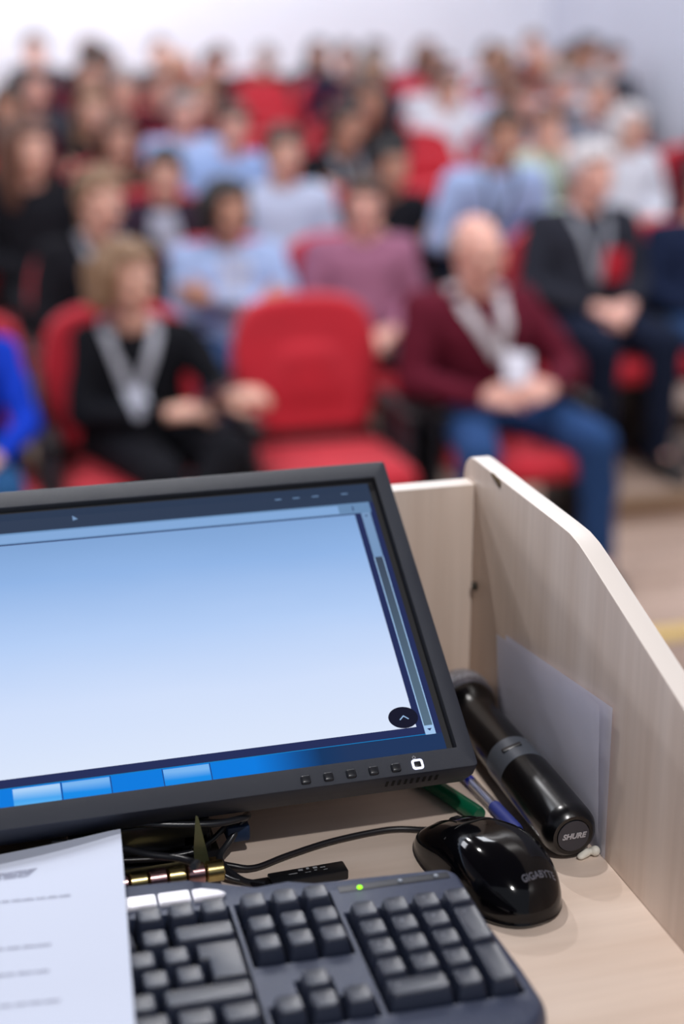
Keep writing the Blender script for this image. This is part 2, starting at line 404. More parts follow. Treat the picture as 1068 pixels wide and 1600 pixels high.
# stand: black block under the monitor, arm, brass hinge and pointed hinge plate
def inv_mon(x, y, z):
    v = lp(x, y, z)-mon.location; return Matrix.Rotation(-TAU, 3, 'X') @ v
def to_mon(bm):
    m = Matrix.Rotation(-TAU, 3, 'X')
    for v in bm.verts: v.co = m @ (v.co-mon.location)
    return bm
M_blk = mat('black_plastic', (20, 21, 25), .35, spec=.5)
def lbox(bm, x0, x1, y0, y1, z0, z1, bev=.0, mi=0): box(bm, x0/1000, x1/1000, y0/1000, y1/1000, 1.31+z0/1000, 1.31+z1/1000, bev, 2, mi)
b = bmesh.new(); lbox(b, -70, 172, 880, 1010, 0, 5, .001); lbox(b, 70, 166, 905, 930, 9, 31, .003); lbox(b, 70, 90, 905, 1000, 4, 20, .002); lbox(b, 146, 166, 905, 1000, 4, 20, .002)
link('stand_foot', to_mon(b), M_blk, mon)
b = bmesh.new(); cap(b, lp(120, 945, 26), lp(120, 985, 84), .016); link('stand_arm', to_mon(b), M_blk, mon)
M_brass = mat('yellow_passivated_steel', (196, 178, 120), .24, 1.0, noise=(70, .35))
M_pink = mat('iridescent_steel', (205, 160, 160), .2, 1.0, noise=(50, .3))
b = bmesh.new()
for i in range(7):
    x0 = 80+i*12.4
    mt = Matrix.Translation(lp(x0, 864, 15)) @ Matrix.Rotation(R(90), 4, 'Y')
    lathe(b, [(0, 0), (.0060, 0), (.0070, .0008), (.0070, .0108), (.0060, .0116), (0, .0116)], 20, mt, i % 2)
lbox(b, 80, 166, 866, 890, 8, 10, .0006)
for xx in (95, 122, 149):
    lathe(b, [(0, .0014), (.0040, .0008), (.0048, 0)], 16, Matrix.Translation(lp(xx, 881, 10.2)))
hg = link('hinge', to_mon(b), [M_brass, M_pink], mon); hg['label'] = 'shiny yellow and pink metal hinge'
b = bmesh.new()
pts = [(150, 879, 5), (161, 879, 5), (157, 874, 26), (151, 868, 54), (149.5, 868, 55), (148.5, 874, 26)]
f = b.faces.new([b.verts.new(lp(*p)) for p in pts]); bmesh.ops.solidify(b, geom=[f], thickness=.0015)
bmesh.ops.recalc_face_normals(b, faces=b.faces[:])
link('hinge_plate', to_mon(b), mat('olive_steel', (150, 156, 120), .35, .6), mon)['label'] = 'pointed olive metal hinge plate'

# ------------------------------------------------------------------ keyboard
KB = lp(227.9, 749.7, 45.7)
kb = thing('keyboard', 'black and slate wired keyboard with number pad and a green light', 'keyboard', KB, (R(.9), 0, R(-1.7)))
M_case = mat('keyboard_case', (56, 65, 90), .38, spec=.6, noise=(500, .12), bump=(1400, .5))
M_well = mat('keyboard_well', (9, 10, 16), .6)
M_key = mat('keyboard_key', (34, 40, 58), .36, spec=.65, bump=(1800, .2))
M_silver = mat('silver_media_key', (250, 248, 255), .3, .25)
P = .01905
def kx(u): return (u-19)*P
def ky(v): return -v*P
# upper case with wells cut for the key blocks; outline in local metres (z: key tops at 0)
ZT = -.0085
right = kx(23)-.0035; left = kx(0)-.008; back = .046; front = ky(4.5)-.030
out = []
def arc(cx, cy, r, a0, a1, n=6):
    return [(cx+r*math.cos(R(a0+(a1-a0)*i/n)), cy+r*math.sin(R(a0+(a1-a0)*i/n))) for i in range(n+1)]
right = kx(22)+.0133
out += arc(right-.012, back-.012, .012, 0, 90)
out += [(.02, back+.002), (-.02, back+.004), (-.035, back+.010), (-.055, back+.008)]
out += [(kx(15), back+.018), (kx(14), back+.026), (kx(10), back+.030), (kx(4), back+.028)]
out += arc(left+.02, back-.0, .02, 90, 180)
out += arc(left+.02, front+.02, .02, 180, 270)
out += [(kx(7), front-.012), (kx(16), front-.006)]
out += arc(right-.026+.006, front+.026, .026, 270, 358)
out += [(right+.005, ky(3.4)), (right+.001, ky(1))]
def ring_poly(bm, pts, z, inset=0):
    c = Vector((sum(p[0] for p in pts)/len(pts), sum(p[1] for p in pts)/len(pts)))
    vs_ = []
    n = len(pts)
    for i, p in enumerate(pts):
        a = Vector(pts[i-1]); b_ = Vector(pts[(i+1) % n]); t = (b_-a).normalized(); nn = Vector((t.y, -t.x))
        q = Vector(p)-nn*inset; vs_.append(bm.verts.new((q.x, q.y, z)))
    return vs_
bm = bmesh.new()
rs = [ring_poly(bm, out, z, i) for z, i in ((-.033, .006), (-.030, .001), (-.020, -.001), (-.014, .0), (-.0105, .0018), (ZT, .0045))]
n = len(out)
for a, b_ in zip(rs, rs[1:]):
    for i in range(n): bm.faces.new((a[i], a[(i+1) % n], b_[(i+1) % n], b_[i]))
bm.faces.new(rs[0][::-1]); bm.faces.new(rs[-1]); bmesh.ops.recalc_face_normals(bm, faces=bm.faces[:])
cut = bmesh.new()
def cutbox(u0, u1, v0, v1, m=.0012): box(cut, kx(u0)-m, kx(u1)+m, ky(v1)-m, ky(v0)+m, -.020, .02)
cutbox(18.5, 22.5, -.5, 4.5); cutbox(15.25, 18.25, -1.75, 1.5); cutbox(0, 15, -.5, 4.5)
cutbox(16.25, 17.25, 2.5, 4.5, .0013); cutbox(15.25, 18.25, 3.5, 4.5, .001)
cutbox(0, 15, -1.75, -.5, .001)
cme = bpy.data.meshes.new('cut'); cut.to_mesh(cme)
# separate boxes overlap, so difference one after another
def split_boxes(me):
    b_ = bmesh.new(); b_.from_mesh(me); b_.verts.ensure_lookup_table(); outm = []
    seen = set()
    for v in b_.verts:
        if v.index in seen: continue
        st = [v]; comp = []
        while st:
            q = st.pop()
            if q.index in seen: continue
            seen.add(q.index); comp.append(q.co.copy())
            st += [e.other_vert(q) for e in q.link_edges]
        outm.append((min(c.x for c in comp), max(c.x for c in comp), min(c.y for c in comp), max(c.y for c in comp), min(c.z for c in comp), max(c.z for c in comp)))
    b_.free(); return outm
me = bpy.data.meshes.new('case'); bm.to_mesh(me); bm.free()
o = bpy.data.objects.new('case', me); col.objects.link(o); tmp = []
for d in split_boxes(cme):
    c = bmesh.new(); box(c, *d); m2 = bpy.data.meshes.new('c'); c.to_mesh(m2); c.free(); co = bpy.data.objects.new('c', m2); col.objects.link(co); tmp.append(co)
    md = o.modifiers.new('b', 'BOOLEAN'); md.operation = 'DIFFERENCE'; md.object = co; md.solver = 'EXACT'
dg = bpy.context.evaluated_depsgraph_get(); dg.update(); ev = o.evaluated_get(dg); b2 = bmesh.new(); mm = ev.to_mesh(); b2.from_mesh(mm); ev.to_mesh_clear()
for c in tmp+[o]: bpy.data.objects.remove(c)
b2.normal_update()
for f in b2.faces:
    c = f.calc_center_median()
    if (f.normal.z > .9 and c.z < -.015) : f.material_index = 1
link('case', b2, [M_case, M_well], kb)
b = bmesh.new(); box(b, kx(18.6), kx(22.3), .0315, .0385, ZT-.0004, ZT+.0003, .0003); 
ls = link('indicator_strip', b, mat('indicator_strip', (30, 32, 42), .5), kb)
for i, (x, g) in enumerate(((.0055, 1), (.0315, 0), (.0545, 0))):
    b = bmesh.new(); hull(b, [((0, 0, 0), (.0017, .0017, .0012))])
    q = link('indicator_light', b, emis('green_led', (150, 255, 30), 2.2) if g else mat('unlit_led', (150, 158, 170), .25), ls, loc=(x, .0350 if not g else .0340, ZT+.0006))
    if g: q['label'] = 'lit green indicator'
# silver media keys along the rear edge
for i in range(5):
    x1 = kx(15.05)-i*.0205; x0 = x1-.0195
    b = bmesh.new()
    if i == 0:
        pr = [(x0, .0425), (x0, .0530), (x0+.006, .0530), (x1-.004, .0490), (x1, .0455), (x1-.002, .0430)]
    else: pr = [(x0, .0425), (x0, .0535), (x1-.0010, .0535), (x1-.0010, .0425)]
    vb = [b.verts.new((x, y, ZT)) for x, y in pr]; vt = [b.verts.new((x, y, ZT+.003)) for x, y in pr]
    b.faces.new(vt); 
    for k in range(len(pr)): b.faces.new((vb[k], vb[(k+1) % len(pr)], vt[(k+1) % len(pr)], vt[k]))
    bmesh.ops.recalc_face_normals(b, faces=b.faces[:]); bmesh.ops.bevel(b, geom=[e for e in b.edges if all(v.co.z > ZT+.001 for v in e.verts)], offset=.0008, segments=2, affect='EDGES')
    link('media_key', b, M_silver, kb)
KC = {}
def key_mesh(wu, hu):
    if (wu, hu) in KC: return KC[(wu, hu)]
    bm = bmesh.new(); w_ = wu*P; h_ = hu*P; N = 6; rings = []
    for z, ix, iy, sh in ((-.0135, .0006, .0006, 0), (-.010, .0009, .0008, 0), (-.003, .0022, .0018, .0006), (-.0006, .0028, .0023, .0008), (0, .0036, .0031, .0009), (-.0007, .0056, .0050, .0009)):
        a, c, r_ = w_/2-ix, h_/2-iy, .0016 if z < -.002 else .0022
        ring = []
        for cx, cy, a0 in ((a-r_, -c+r_, -90), (a-r_, c-r_, 0), (-a+r_, c-r_, 90), (-a+r_, -c+r_, 180)):
            for i in range(4): t = R(a0+30*i); ring.append(bm.verts.new((cx+r_*math.cos(t), cy+r_*math.sin(t)+sh, z)))
        rings.append(ring)
    for a, b_ in zip(rings, rings[1:]):
        for i in range(16): bm.faces.new((a[i], a[(i+1) % 16], b_[(i+1) % 16], b_[i]))
    bm.faces.new(rings[-1]); bmesh.ops.recalc_face_normals(bm, faces=bm.faces[:])
    KC[(wu, hu)] = bm; return bm
KM = {}
stuffb = bmesh.new()
def key(u, v, wu=1, hu=1, name='key'):
    if u < 9.4:
        t = bpy.data.meshes.new('t'); key_mesh(wu, hu).to_mesh(t); t.transform(Matrix.Translation((kx(u), ky(v), 0))); stuffb.from_mesh(t); bpy.data.meshes.remove(t); return
    if (wu, hu) not in KM:
        o = link(name, key_mesh(wu, hu).copy(), M_key, kb); KM[(wu, hu)] = o.data
    else:
        o = bpy.data.objects.new(name, KM[(wu, hu)]); col.objects.link(o); o.parent = kb
    o.location = (kx(u), ky(v), 0); return o
for i in range(4):
    key(19+i, 0)
for v in (1, 2, 3):
    for u in (19, 20, 21): key(u, v)
key(19.5, 4, 2, 1); key(21, 4); key(22, 1.5, 1, 2); key(22, 3.5, 1, 2)
for v in (-1.25, 0, 1):
    for u in (15.75, 16.75, 17.75): key(u, v)
key(16.75, 3); 
for u in (15.75, 16.75, 17.75): key(u, 4)
for i in range(4): key(14.5-i, -1.25); key(10-.0-i, -1.25) if i < 4 else 0
for i in range(4): key(2.5+i, -1.25)
key(.5, -1.25)
for i in range(13): key(.5+i, 0)
key(14, 0, 2)
key(.75, 1, 1.5)
for i in range(12): key(2+i, 1)
key(.875, 2, 1.75)
for i in range(12): key(2.25+i, 2)
key(.625, 3, 1.25)
for i in range(11): key(1.75+i, 3)
key(13.625, 3, 2.75)
for u in (.625, 1.875, 3.125): key(u, 4, 1.25)
key(6.875, 4, 6.25)
for u in (10.625, 11.875, 13.125, 14.375): key(u, 4, 1.25)
# L-shaped enter key
def ent():
    bm = bmesh.new(); x0, xm, x1 = kx(13.5), kx(13.75), kx(15); yt, ym, yb = ky(.5), ky(1.5), ky(2.5)
    rings = []
    for z, ins, sh in ((-.0135, .0006, 0), (-.010, .0009, 0), (-.003, .0020, .0004), (-.0006, .0026, .0006), (0, .0034, .0006), (-.0006, .0050, .0006)):
        i = ins; pts = [(x0+i, yt-i), (x0+i, ym+i), (xm+i, ym+i), (xm+i, yb+i), (x1-i, yb+i), (x1-i, yt-i)]
        rings.append([bm.verts.new((x, y+sh, z)) for x, y in pts])
    for a, b_ in zip(rings, rings[1:]):
        for i in range(6): bm.faces.new((a[i], a[(i+1) % 6], b_[(i+1) % 6], b_[i]))
    bm.faces.new(rings[-1]); bmesh.ops.recalc_face_normals(bm, faces=bm.faces[:])
    link('enter_key', bm, M_key, kb)
ent()
link('keys', stuffb, M_key, kb, kind='stuff')
for b_ in KC.values(): b_.free()
# faint number pad legends
M_leg = mat('key_legend', (150, 155, 170), .5)
for t, u, v in (('/', 20, 0), ('*', 21, 0), ('-', 22, 0), ('7', 19, 1), ('8', 20, 1), ('9', 21, 1), ('4', 19, 2), ('5', 20, 2), ('6', 21, 2), ('1', 19, 3), ('2', 20, 3), ('3', 21, 3), ('0', 19, 4), ('.', 21, 4), ('+', 22, 1)):
    b = text_bm(t, .0034, .00005); link('key_legend', b, M_leg, kb, smooth=False, loc=(kx(u)-.0015, ky(v)+.0028, -.0003))
b = bmesh.new()
for x, y in ((right-.03, back-.02), (left+.03, back-.02), (right-.03, front+.02), (left+.03, front+.02)): box(b, x-.012, x+.012, y-.006, y+.006, -.0455, -.030, .001)
link('feet', b, M_well, kb)

# ------------------------------------------------------------------ mouse
M_gloss = mat('glossy_black', (4, 4, 7), .09, spec=.4)
mse = thing('computer_mouse', 'glossy black wired mouse beside the keyboard', 'mouse', lp(334.5, 829.5, 0), (0, 0, R(13)), scale=1.09)
def mouse_bm():
    bm = bmesh.new(); NU, NV = 44, 18; L_ = .0585
    rings = []
    def outline(a):
        c, s = math.cos(a), math.sin(a)
        x = .0315*(abs(c)**.82)*(1 if c > 0 else -1); y = L_*(abs(s)**.80)*(1 if s > 0 else -1)
        t = y/L_
        x *= 1-.24*max(0, t)-.05*math.exp(-((t-.15)/.3)**2)+.03*math.exp(-((t+.5)/.4)**2); x -= .005*max(0, t)**1.5
        return x, y
    def top(x, y):
        t = y/L_; h = .0360*(1-.40*max(0, t+.25)**2-.38*max(0, -t-.2)**2)
        return h
    for j in range(NV+1):
        q = j/NV; ring = []
        ang = q*math.pi/2; rr = math.cos(ang)**.55 if j < NV else 0; hh = math.sin(ang)**.9
        for i in range(NU):
            x, y = outline(2*math.pi*i/NU); 
            zz = .004+(top(x*rr, y*rr)-.004)*hh
            ring.append(bm.verts.new((x*rr, y*rr, zz)))
        rings.append(ring)
    low = [bm.verts.new((outline(2*math.pi*i/NU)[0]*.97, outline(2*math.pi*i/NU)[1]*.98, .0006)) for i in range(NU)]
    low2 = [bm.verts.new((outline(2*math.pi*i/NU)[0]*1.012, outline(2*math.pi*i/NU)[1]*1.012, .003)) for i in range(NU)]
    rings = [low, low2]+rings
    for a, b_ in zip(rings, rings[1:]):
        for i in range(NU): bm.faces.new((a[i], a[(i+1) % NU], b_[(i+1) % NU], b_[i]))
    bm.faces.new(low[::-1]); bmesh.ops.remove_doubles(bm, verts=bm.verts[:], dist=.00001)
    bmesh.ops.recalc_face_normals(bm, faces=bm.faces[:]); return bm
mb = link('body', mouse_bm(), M_gloss, mse)
bv = BVHTree.FromPolygons([v.co[:] for v in mb.data.vertices], [tuple(p.vertices) for p in mb.data.polygons])
def onm(x, y, d=.0003):
    h = bv.ray_cast(Vector((x, y, .1)), Vector((0, 0, -1))); return Vector((x, y, (h[0].z if h[0] else .02)+d))
b = bmesh.new()
for s in (-1, 1): tube(b, [onm(s*(.004+.0006*i), .052-.006*i, .0001) for i in range(6)], .00045, 6, 3)
tube(b, [onm(x, .014-.1*x*x*40, .0001) for x in (-.022, -.011, 0, .011, .022)], .00045, 6, 3)
link('button_seam', b, mat('seam_black', (2, 2, 2), .6), mse)
b = bmesh.new(); mt = Matrix.Translation((-.003, .030, .0175)) @ Matrix.Rotation(R(90), 4, 'Y'); lathe(b, [(0, 0), (.0085, 0), (.0095, .001), (.0095, .005), (.0085, .006), (0, .006)], 24, mt)
link('scroll_wheel', b, mat('wheel_rubber', (22, 23, 28), .6), mse)
b = text_bm('GIGABYTE', .0050, .0002, bold=.00004)
for v in b.verts:
    x, y = v.co.x, v.co.y; p = onm(x+.006, -.0455+y*1.0, .00025+v.co.z); v.co = p
link('logo', b, mat('silver_print', (112, 114, 126), .35, .5), mse, smooth=False)['label'] = 'silver lettering on the heel'
b = bmesh.new()
Mi = (Matrix.Translation(lp(334.5, 829.5, 0)) @ Matrix.Rotation(R(13), 4, 'Z') @ Matrix.Scale(1.09, 4)).inverted()
cp = [lp(326, 886, 6), lp(312, 897, 3), lp(290, 903, 3), lp(250, 899, 3), lp(215, 889, 3), lp(190, 880, 3), lp(174, 882, 6), lp(150, 893, 9), lp(100, 899, 12)]
tube(b, [Mi @ p for p in cp], .0019, 10, 10); link('cable', b, mat('cable_black', (22, 19, 24), .38), mse)

# ------------------------------------------------------------------ microphone
mic = thing('wireless_microphone', 'black handheld wireless microphone lying against the right side panel', 'microphone', lp(399, 834, 19.6))
E0 = Vector((399, 834, 19.6)); G0 = Vector((396.3, 1044, 25.0)); ax = (G0-E0).normalized()
Q = Vector((0, 0, 1)).rotation_difference(ax).to_matrix().to_4x4() @ Matrix.Rotation(R(0), 4, 'Z')
Lm = (G0-E0).length/1000
M_mic = mat('microphone_black', (8, 8, 11), .24, spec=.55)
def mlathe(prof, name, m, seg=48):
    b = bmesh.new(); lathe(b, [(r/1000, z/1000) for r, z in prof], seg, Q); bmesh.ops.recalc_face_normals(b, faces=b.faces[:]); return link(name, b, m, mic)
bat = mlathe([(0, .6), (11.6, .6), (12, 0), (14.5, 0), (17.2, 2.6), (19.0, 6.5), (19.4, 11), (19.4, 80.6), (18.8, 81.2), (0, 81.2)], 'battery_cover', M_mic)
mlathe([(0, 0), (11.4, 0), (11.4, .7), (11.0, 1.0), (0, 1.0)], 'end_cap', mat('mic_end_grey', (52, 52, 60), .45), 40).location = Q @ Vector((0, 0, -.0007))
mlathe([(0, 81.5), (19.1, 81.5), (18.9, 109), (18.5, 109.5), (0, 109.5)], 'display_band', mat('mic_band_grey', (92, 98, 108), .32, .4))
mlathe([(0, 109.8), (18.4, 109.8), (17.8, 145), (17.0, 174), (17.4, 180), (20.5, 189), (22.0, 193), (22.0, 196), (0, 196)], 'handle', M_mic)
mlathe([(0, 196.2), (22.4, 196.2), (23.4, 198), (24.2, 201), (22.6, 201.5)], 'grille_ring', mat('grille_silver', (150, 150, 162), .35, .8))
gm = bpy.data.materials.new('wire_mesh_grille'); gm.use_nodes = True; n_, l_ = nt(gm); b_ = n_['Principled BSDF']; b_.inputs['Metallic'].default_value = .35; b_.inputs['Roughness'].default_value = .35
tc = n_.new('ShaderNodeTexCoord'); mp = n_.new('ShaderNodeMapping'); mp.inputs['Scale'].default_value = (1, 1, 1); l_.new(tc.outputs['Object'], mp.inputs[0])
vo = n_.new('ShaderNodeTexVoronoi'); vo.inputs['Scale'].default_value = 520; l_.new(mp.outputs[0], vo.inputs[0])
cr = n_.new('ShaderNodeValToRGB'); cr.color_ramp.elements[0].position = .25; cr.color_ramp.elements[0].color = rgb(30, 30, 36); cr.color_ramp.elements[1].position = .5; cr.color_ramp.elements[1].color = rgb(190, 190, 200)
l_.new(vo.outputs[0], cr.inputs[0]); l_.new(cr.outputs[0], b_.inputs['Base Color'])
zc = 210
mlathe([(22.8, zc-7)]+[(24.8*math.cos(R(a)), zc+24.8*math.sin(R(a))*.95) for a in range(-10, 90, 8)]+[(0, zc+23.6)], 'grille', gm)
# small display and switch recess on the band
fr = Vector((-.30, -.0, .95)).normalized()
fr = (fr-ax*fr.dot(ax)).normalized(); sd = ax.cross(fr)
BM = Matrix((sd.to_4d(), ax.to_4d(), fr.to_4d(), (0, 0, 0, 1))).transposed(); BM[3][3] = 1
for c_ in range(3): BM[3][c_] = 0
BM.col[3] = (0, 0, 0, 1)
b = bmesh.new(); box(b, -.0075, .0075, -.0022, .0022, -.001, .0006, .0006)
b.transform(Matrix.Translation(ax*.096+fr*.0186) @ BM); link('switch', b, mat('mic_switch', (22, 24, 30), .3), mic)
b = text_bm('SHURE', .0056, .00015, shear=.25, bold=.0002)
xr = Vector((1, 0, 0)); xr = (xr-ax*xr.dot(ax)).normalized(); up_ = xr.cross(ax)*1
up_ = (-ax).cross(xr)
TM = Matrix(((xr.x, up_.x, -ax.x, 0), (xr.y, up_.y, -ax.y, 0), (xr.z, up_.z, -ax.z, 0), (0, 0, 0, 1)))
b.transform(Matrix.Translation(-ax*.0010) @ TM); link('logo', b, mat('mic_logo', (185, 185, 192), .4, .3), mic, smooth=False)['label'] = 'raised silver lettering on the end cap'

# ------------------------------------------------------------------ folded paper against side panel
M_paper = mat('white_paper', (246, 245, 255), .75, noise=(14, .03), bump=(60, .15))
def folded():
    bm = bmesh.new(); NY, NZ = 24, 10
    def sheet(y0, y1, topf, xf):
        g = []
        for i in range(NY+1):
            y = y0+(y1-y0)*i/NY; row = []
            for j in range(NZ+1):
                z = topf(y)*j/NZ; row.append(bm.verts.new(lp(xf(y, j/NZ), y, z+.4)))
            g.append(row)
        for i in range(NY):
            for j in range(NZ): bm.faces.new((g[i][j], g[i+1][j], g[i+1][j+1], g[i][j+1]))
    top = lambda y: 88+(y-1023)*(111-88)/(842-1023)
    sheet(1021, 838, top, lambda y, t: 420.0-5.4*t-.8*math.sin(3.14*t)*(1-((y-930)/95)**2))
    sheet(1015, 829, lambda y: top(y)+.5, lambda y, t: 420.8-1.0*t)
    sheet(1018, 834, lambda y: top(y)-1.2, lambda y, t: 421.2+.2*t)
    bmesh.ops.solidify(bm, geom=bm.faces[:], thickness=.00025); return bm
tag(link('folded_paper', folded(), M_paper), 'folded white sheets of paper standing upright against the side panel', 'paper')

# ------------------------------------------------------------------ pens
def stick(bm, a, b_, prof):
    a = lp(*a); b_ = lp(*b_); d = (b_-a); q = Vector((0, 0, 1)).rotation_difference(d.normalized()).to_matrix().to_4x4()
    lathe(bm, [(r/1000, t*d.length) for r, t in prof], 20, Matrix.Translation(a) @ q); bmesh.ops.recalc_face_normals(bm, faces=bm.faces[:])
mk = thing('marker_pen', 'dark green marker pen lying behind the mouse', 'marker', lp(325, 995, 0))
def loc_link(name, bm, m, root, **k):
    for v in bm.verts: v.co -= root.location
    return link(name, bm, m, root, **k)
b = bmesh.new(); stick(b, (326, 992, 6.2), (357, 899, 6.2), [(0, 0), (5.4, 0), (6, .02), (6, .98), (5.4, 1), (0, 1)])
loc_link('barrel', b, mat('green_plastic', (8, 92, 62), .3, spec=.5), mk)
b = bmesh.new(); stick(b, (316, 1022, 6.2), (326.2, 991.5, 6.2), [(0, 0), (5.0, 0), (6.4, .1), (6.6, 1), (0, 1)]); loc_link('cap', b, mat('green_cap', (6, 60, 42), .3), mk)
pen = thing('ballpoint_pen', 'clear ballpoint pen with blue rubber grip beside the microphone', 'pen', lp(379, 853, 0))
A, B = (364, 998, 6.2), (378.6, 853, 3.2)
b = bmesh.new(); stick(b, A, B, [(3.6, .06), (4.1, .08), (4.1, .62), (0, .62)]); 
loc_link('barrel', b, mat('clear_plastic', (244, 246, 250), .08, trans=1.0, spec=.5), pen)['label'] = 'clear barrel'
b = bmesh.new(); stick(b, A, B, [(0, .1), (1.0, .1), (1.0, .6), (0, .6)]); loc_link('refill', b, mat('refill_pale', (176, 182, 214), .3), pen)
b = bmesh.new(); stick(b, A, B, [(0, .30), (3.0, .30), (3.0, .345), (0, .345)]); loc_link('plug', b, mat('blue_ink', (24, 48, 190), .3), pen)
b = bmesh.new(); stick(b, A, B, [(0, 0), (3.6, 0), (4.4, .02), (4.4, .14), (0, .14)]); loc_link('end_plug', b, mat('blue_ink', (0, 0, 0)), pen)
b = bmesh.new(); stick(b, A, B, [(4.3, .15), (4.35, .16), (4.35, .285), (4.3, .29)]); loc_link('paper_band', b, mat('pale_label', (206, 214, 228), .6), pen)['label'] = 'pale paper band'
b = bmesh.new()
pr = [(0, .60), (4.6, .60)]+[(4.9-.3*(i % 2), .61+.0148*i) for i in range(16)]+[(4.2, .85), (0, .85)]
stick(b, A, B, pr); loc_link('grip', b, mat('blue_rubber', (50, 62, 140), .6), pen)['label'] = 'ribbed blue rubber grip'
b = bmesh.new(); stick(b, A, B, [(0, .85), (3.6, .85), (2.6, .93), (1.1, .98), (.5, 1), (0, 1)]); loc_link('tip', b, mat('chrome', (200, 202, 210), .15, 1), pen)['label'] = 'chrome tip'
# small white chewed clip
b = bmesh.new()
hull(b, [(lp(410.5, 836.5, 3.4), (.0036, .003, .003)), (lp(405.8, 834.5, 2.2), (.0030, .0026, .0020))])
hull(b, [(lp(416.8, 836, 4.0), (.0036, .0036, .0038)), (lp(415.4, 838, 3.2), .0028)])
b = bake(b, [('REMESH', dict(mode='VOXEL', voxel_size=.0006)), ('SMOOTH', dict(factor=.5, iterations=2))])
tag(link('plastic_clip', b, mat('off_white_plastic', (226, 222, 210), .5)), 'tiny off-white plastic clip on the desk by the end of the microphone', 'clip')
# usb adapter behind keyboard
us = thing('card_reader', 'small black plastic adapter lying behind the keyboard', 'adapter', lp(221, 858.5, 0), (0, 0, R(2)))
b = bmesh.new(); box(b, -.026, .0265, -.0065, .0065, .0002, .0075, .0012); link('body', b, M_blk, us)
b = bmesh.new(); box(b, -.0385, -.026, -.0052, .0052, .001, .0055, .0006); link('plug', b, mat('dark_metal_plug', (34, 32, 36), .35, .6), us)
b = bmesh.new()
for i, (x, y, w_, h_) in enumerate(((-.004, .002, .003, .002), (.001, .0025, .002, .002), (.006, .002, .003, .0022), (.011, .001, .0035, .001), (.0055, -.001, .002, .001), (-.010, -.001, .006, .0008), (.000, -.002, .004, .0006), (.012, -.002, .003, .0006))):
    quad(b, x-w_/2, x+w_/2, y-h_/2+.001, y+h_/2+.001, .0077)
link('printed_marks', b, mat('pale_print', (150, 152, 156), .6), us, smooth=False)
# cables under the monitor
M_cab = mat('cable_grey_black', (28, 29, 34), .3, spec=.55)
def cable(pts, r, label, extra=None):
    root = thing('monitor_cable', label, 'cable', lp(*pts[0]))
    b = bmesh.new(); tube(b, [lp(*p) for p in pts], r/1000, 10, 8); loc_link('cable', b, M_cab, root); return root
cable([(60, 905, 40), (110, 893, 41), (160, 886, 37), (186, 893, 34), (190, 905, 28), (178, 898, 16), (168, 886, 9), (178, 866, 4), (192, 856, 4)], 2.4, 'thick black cable looping right under the monitor edge')
cable([(60, 893, 36), (98, 878, 34), (117, 866, 33), (135, 858, 32), (144, 848, 33), (143, 832, 42), (139, 822, 46)], 2.4, 'grey-black cable slanting down from behind the printed sheet')
c3 = cable([(70, 915, 34), (120, 900, 37), (165, 893, 34), (183, 898, 30), (176, 905, 22), (165, 903, 14), (150, 902, 8), (110, 903, 8)], 2.0, 'thin black cable inside the looped bundle beside the hinge plate')
b = bmesh.new(); lbox(b, 176, 192, 899, 914, 12, 24, .002); loc_link('connector', b, mat('blue_connector', (24, 44, 72), .4), c3)['label'] = 'dark blue connector'
cable([(150, 886, 22), (160, 876, 12), (172, 868, 5), (186, 862, 3.2), (192, 860, 3.2)], 1.8, 'short black cable crossing the desk towards the small adapter')

# ------------------------------------------------------------------ printed sheet over keyboard
def pz(x, y):   # height of the printed sheet, mm
    t = (y-700)/170
    z = 50.6+1.6*math.sin(max(0, min(1, t))*3.14)
    if y > 830: z -= (y-830)*.10
    if y < 690: z += -(690-y)*.01
    z += 2.5*max(0, (x-40)/60)**2*max(0, (y-760)/110)
    z -= 6*max(0, min(1, (96-x)/75))*max(0, min(1.4, (y-806)/62))**1.2
    return z
sheetO = Vector((102, 875)); sa = R(-6)
def sp_(u, v): # u left from right edge, v down from top edge
    ex = Vector((math.cos(sa), math.sin(sa))); ey = Vector((math.sin(sa), -math.cos(sa)))
    p = sheetO-ex*u+ey*v; return p.x, p.y
b = bmesh.new(); NU, NV = 26, 36; g = []
for j in range(NV+1):
    row = []
    for i in range(NU+1):
        x, y = sp_(210*i/NU, 297*j/NV); row.append(b.verts.new(lp(x, y, pz(x, y))))
    g.append(row)
for j in range(NV):
    for i in range(NU): b.faces.new((g[j][i], g[j+1][i], g[j+1][i+1], g[j][i+1]))
for f in b.faces:
    f.normal_update()
    if f.normal.z < 0: f.normal_flip()
sh = thing('printed_sheet', 'white printed sheet of paper lying over the left of the keyboard', 'paper', lp(0, 740, 50))
loc_link('sheet', b, mat('white_sheet', (208, 216, 236), .7), sh)
random.seed(3)
def pm(b, u0, u1, v0, v1):
    c = [sp_(u0, v0), sp_(u1, v0), sp_(u1, v1), sp_(u0, v1)]
    f = b.faces.new([b.verts.new(lp(x, y, pz(x, y)+.4)) for x, y in c]); f.normal_update()
    if f.normal.z < 0: f.normal_flip()
def words(b, u_end, v, h, wmax, u_start):
    u = u_end
    while u < u_start:
        w_ = random.uniform(3, wmax); k = 0
        while k < w_:
            pm(b, u+k, u+k+.6, v+random.uniform(0, .3)*h, v+h); k += .95
        u += w_+1.3
M_ink = mat('printed_ink', (104, 106, 132), .7)
b = bmesh.new()
for q in range(5): words(b, 52+q*1.2, 37+q*2.6, 1.9, 12, 110)
loc_link('letterhead', b, M_ink, sh, smooth=False)['label'] = 'grey printed letterhead block'
for u_, v_ in ((32, 77.5), (43, 125.5), (44, 149.5), (38, 176)):
    b = bmesh.new(); words(b, u_, v_, 1.9, 9, 150); loc_link('text_line', b, M_ink, sh, smooth=False)

